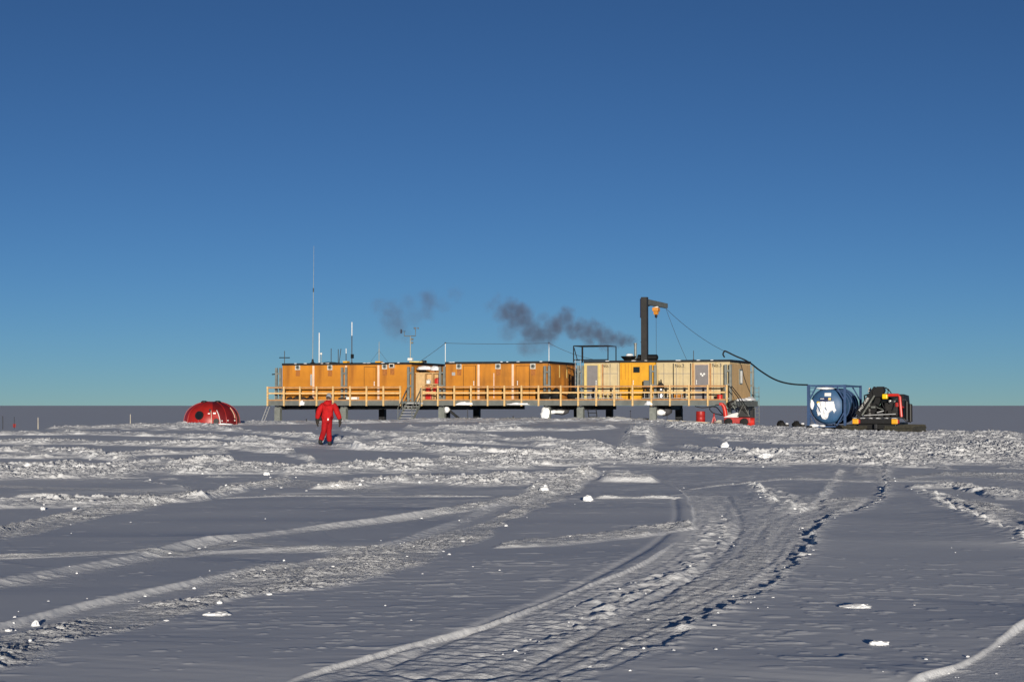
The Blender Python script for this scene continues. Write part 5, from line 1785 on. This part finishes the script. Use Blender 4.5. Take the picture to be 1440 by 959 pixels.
jv = [((0, .02, .80), (.20, .18)), ((0, .02, 1.0), (.235, .20)), ((0, .02, 1.18), (.225, .19)), ((0, .02, 1.36), (.22, .18)), ((0, .05, 1.49), (.15, .14)), ((0, .07, 1.565), (.105, .10)),
      ((-.22, .04, 1.41), .125), (elL, .105), ((-.365, .03, .90), .085), ((.22, .04, 1.41), .125), (elR, .105), ((.432, .10, .91), .085)]
skin('jacket', jv, [(0, 1), (1, 2), (2, 3), (3, 4), (4, 5), (3, 6), (6, 7), (7, 8), (3, 9), (9, 10), (10, 11)], 'suit', per)
MB().blob((0, -.09, 1.45), (.16, .09, .09), 12, .15, 3).build('hood', 'suit', per, smooth=True)
tv = [((0, .02, .93), (.15, .14)), (hipL, (.12, .14)), ((-.09, .01, .68), .115), (knL, .10), ((-.12, -.14, .28), .10), ((-.14, -.25, .14), .105), (hipR, (.12, .14)), ((.05, .12, .70), .115), (knR, .10), ((.03, .26, .30), .10), ((.03, .33, .14), .105)]
skin('trousers', tv, [(0, 1), (1, 2), (2, 3), (3, 4), (4, 5), (0, 6), (6, 7), (7, 8), (8, 9), (9, 10)], 'suitdark', per)
MB().box(.05, .10, -.175, -.16, .86, .93).build('white_patch', 'white', per)
for (wx, wy, wz, s) in ((*wrL, -1), (*wrR, 1)):
    gv = [((wx, wy, wz + .15), .085), ((wx, wy + .01, wz + .02), (.085, .07)), ((wx, wy + .02, wz - .10), (.08, .06))]
    ge = [(0, 1), (1, 2)]
    for q, (dy, ln) in enumerate(((-.035, .075), (-.012, .09), (.012, .085), (.034, .065))):
        i = len(gv)
        gv += [((wx, wy + .02 + dy, wz - .13), .022), ((wx - s * .012, wy + .03 + dy, wz - .13 - ln * .5), .021), ((wx - s * .035, wy + .035 + dy, wz - .13 - ln), .018)]
        ge += [(2, i), (i, i + 1), (i + 1, i + 2)]
    i = len(gv)
    gv += [((wx - s * .03, wy + .055, wz - .07), .018), ((wx - s * .045, wy + .08, wz - .12), .015)]
    ge += [(1, i), (i, i + 1)]
    skin('glove', gv, ge, 'glove', per, sub=1)
for (ax, ay, az, tilt) in ((*anL, .02), (*anR, 0.)):
    skin('boot', [((ax, ay, az + .08), .085), ((ax, ay - .02, az - .03), (.075, .085)), ((ax, ay + .10, az - .055 - tilt), (.065, .055)), ((ax, ay + .21, az - .06), (.06, .045))], [(0, 1), (1, 2), (2, 3)], 'boot', per, sub=2)
skin('hat', [((0, .085, 1.60), (.112, .115)), ((0, .10, 1.69), (.115, .12)), ((0, .105, 1.77), (.085, .09)), ((0, .105, 1.82), (.04, .04))], [(0, 1), (1, 2), (2, 3)], 'knit', per, root=0, sub=2)

per.scale = (1.01, 1.01, 1.01)
per.rotation_euler = (R(-3.5), R(1.5), R(-9))

# ------------------------------------------------------------------ loose snow
rng = np.random.default_rng(5)
tm = MB().blob((0, 0, 0), (1, 1, 1), 3, .45, 1, 1.6)
tv_ = np.array([tuple(p) for p in tm.v]); tf_ = np.array(tm.f)
CH = []
lines = [s_[0] for s_ in _STEPS]
for i in range(170):          # crumbs along the broken track edges
    l = lines[rng.choice([1, 3, 6, 6, 6, 7, 7, 7, 9, 9, 10, 11, 0])]
    k_ = rng.integers(0, len(l) - 1); p = l[k_] + (l[k_ + 1] - l[k_]) * rng.random()
    CH.append((p[0] + rng.normal(0, .14), p[1] + rng.normal(0, .2), rng.uniform(.005, .017) * (.5 + p[1] / 35)))
for i in range(260):          # crumbs on the rubble bands
    b = BANDS[rng.choice([0, 0, 0, 1, 1, 2, 2, 3, 17, 5])][0]
    k_ = rng.integers(0, len(b) - 1); f = rng.random()
    a_ = [b[k_][q] + (b[k_ + 1][q] - b[k_][q]) * f for q in range(3)]
    X_, Y_ = gpt(a_[0], a_[1] + rng.normal(0, .6) * a_[2])
    CH.append((X_, Y_, min(.10, rng.uniform(.012, .036) * (.4 + Y_ / 45))))
for i in range(60):          # stray bits on the flat
    px__ = rng.uniform(-20, 1460); py__ = 600 + 355 * rng.random() ** 1.6
    X_, Y_ = gpt(px__, py__)
    CH.append((X_, Y_, min(.06, rng.uniform(.006, .015) * (.5 + Y_ / 40))))
CH = np.array(CH)
cz_ = full_z(CH[:, 0], CH[:, 1])
nv_ = len(tv_)
V = np.zeros((len(CH) * nv_, 3)); Fc = np.zeros((len(CH) * len(tf_), 3), int)
for i, (x, y, r) in enumerate(CH):
    a = rng.uniform(0, 6.28); c_, s_ = math.cos(a), math.sin(a)
    q = tv_ * np.array([rng.uniform(.7, 1.6), rng.uniform(.7, 1.3), rng.uniform(.5, 1.0)]) * r
    V[i * nv_:(i + 1) * nv_] = np.stack([q[:, 0] * c_ - q[:, 1] * s_ + x, q[:, 0] * s_ + q[:, 1] * c_ + y, q[:, 2] + cz_[i] + r * .08], 1)
    Fc[i * len(tf_):(i + 1) * len(tf_)] = tf_ + i * nv_
me = bpy.data.meshes.new('snow_rubble')
me.from_pydata(V.tolist(), [], Fc.tolist())
me.materials.append(M['snow'])
o = bpy.data.objects.new('snow_rubble', me); COL.objects.link(o)
tagit(o, 'crumbs and small clods of snow strewn along the tracks', 'snow', kind='stuff')
# the blocks one would point at
for i, (px, py, w, h, lb) in enumerate(((50, 881, 10, 9, 'upright white snow block casting a shadow near the lower left corner'), (12, 889, 9, 4, 'flat little snow clod at the left border beside the upright block'),
        (766, 694, 15, 12, 'big white snow lump in the rough track where the wide tracks split'), (827, 705, 12, 9, 'snow lump at the right edge of the rough track beside the big lump'),
        (552, 681, 26, 8, 'broad white snow slab left of centre below the long rubble band'), (375, 668, 9, 6, 'square snow block at the end of the smooth patch in the left rubble'),
        (39, 662, 10, 7, 'rounded snow lump in the rubble band at the far left'), (1019, 630, 11, 9, 'pointed white snow shard on the dark flat below the red machine'),
        (1077, 648, 20, 9, 'largest mound of snow in the right part of the rubble band'), (535, 652, 10, 8, 'peaked snow lump in the rubble band right of the walking person'),
        (306, 868, 32, 4, 'long flat snow plate on the lower left flat snow'), (1205, 858, 42, 8, 'long white wind-carved snow ridge on the lower right flat snow'),
        (1236, 911, 24, 6, 'jagged snow plate on the lower right flat near the bottom edge'), (60, 715, 6, 5, 'left of two snow blocks on the dark flat by the left track'),
        (105, 715, 6, 5, 'right of two snow blocks on the dark flat by the left track'), (1340, 598, 0, 0, ''))):
    if not lb: continue
    X_, Y_ = gpt(px, py)
    s_ = Y_ / F
    zg = gz(X_, Y_)
    rx = w * s_ / 2
    if h <= 8 and w > 20:
        rz_ = max(.02, h * s_ * .35); ry = rx * .6
    else:
        rz_ = h * s_ * .6; ry = rx * .8
    solo('snow_block', MB().blob((X_, Y_, zg + rz_ * .35), (rx, ry, rz_), 120 + i, .55, 3, 1.5), 'snow', lb, 'snow block', (X_, Y_, zg), group='loose snow blocks', smooth=True)

# ------------------------------------------------------------------ light, sky
SUN_EL, SUN_AZ = R(5.4), R(175.5)          # azimuth clockwise from +Y: behind the camera, a little to the right
to_sun = Vector((math.sin(SUN_AZ) * math.cos(SUN_EL), math.cos(SUN_AZ) * math.cos(SUN_EL), math.sin(SUN_EL)))
sl = bpy.data.lights.new('sun', 'SUN')
sl.energy = 5.0; sl.angle = R(.5); sl.color = (1, .91, .78)
so = bpy.data.objects.new('sun', sl); COL.objects.link(so)
so.rotation_euler = to_sun.to_track_quat('Z', 'Y').to_euler()
so.location = to_sun * 60
wd = bpy.data.worlds.new('World'); SC.world = wd
wd.use_nodes = True
N = wd.node_tree.nodes; L = wd.node_tree.links
bg = N['Background']
sk = N.new('ShaderNodeTexSky'); sk.sky_type = 'NISHITA'; sk.sun_disc = False
sk.sun_elevation = SUN_EL; sk.sun_rotation = SUN_AZ
sk.altitude = 2900; sk.air_density = .66; sk.dust_density = 0.0; sk.ozone_density = 2.5
sc1 = N.new('ShaderNodeVectorMath'); sc1.operation = 'SCALE'; sc1.inputs['Scale'].default_value = .6
gm = N.new('ShaderNodeGamma'); gm.inputs['Gamma'].default_value = 1.18
L.new(sk.outputs[0], sc1.inputs[0]); L.new(sc1.outputs[0], gm.inputs['Color']); L.new(gm.outputs[0], bg.inputs['Color'])
bg.inputs['Strength'].default_value = .090

SC.render.engine = 'CYCLES'
SC.cycles.use_denoising = True
SC.cycles.max_bounces = 6
SC.cycles.volume_bounces = 1
SC.cycles.volume_step_rate = 1.0
SC.view_settings.view_transform = 'Standard'
SC.view_settings.look = 'None'
SC.view_settings.exposure = 0
SC.view_settings.gamma = 1
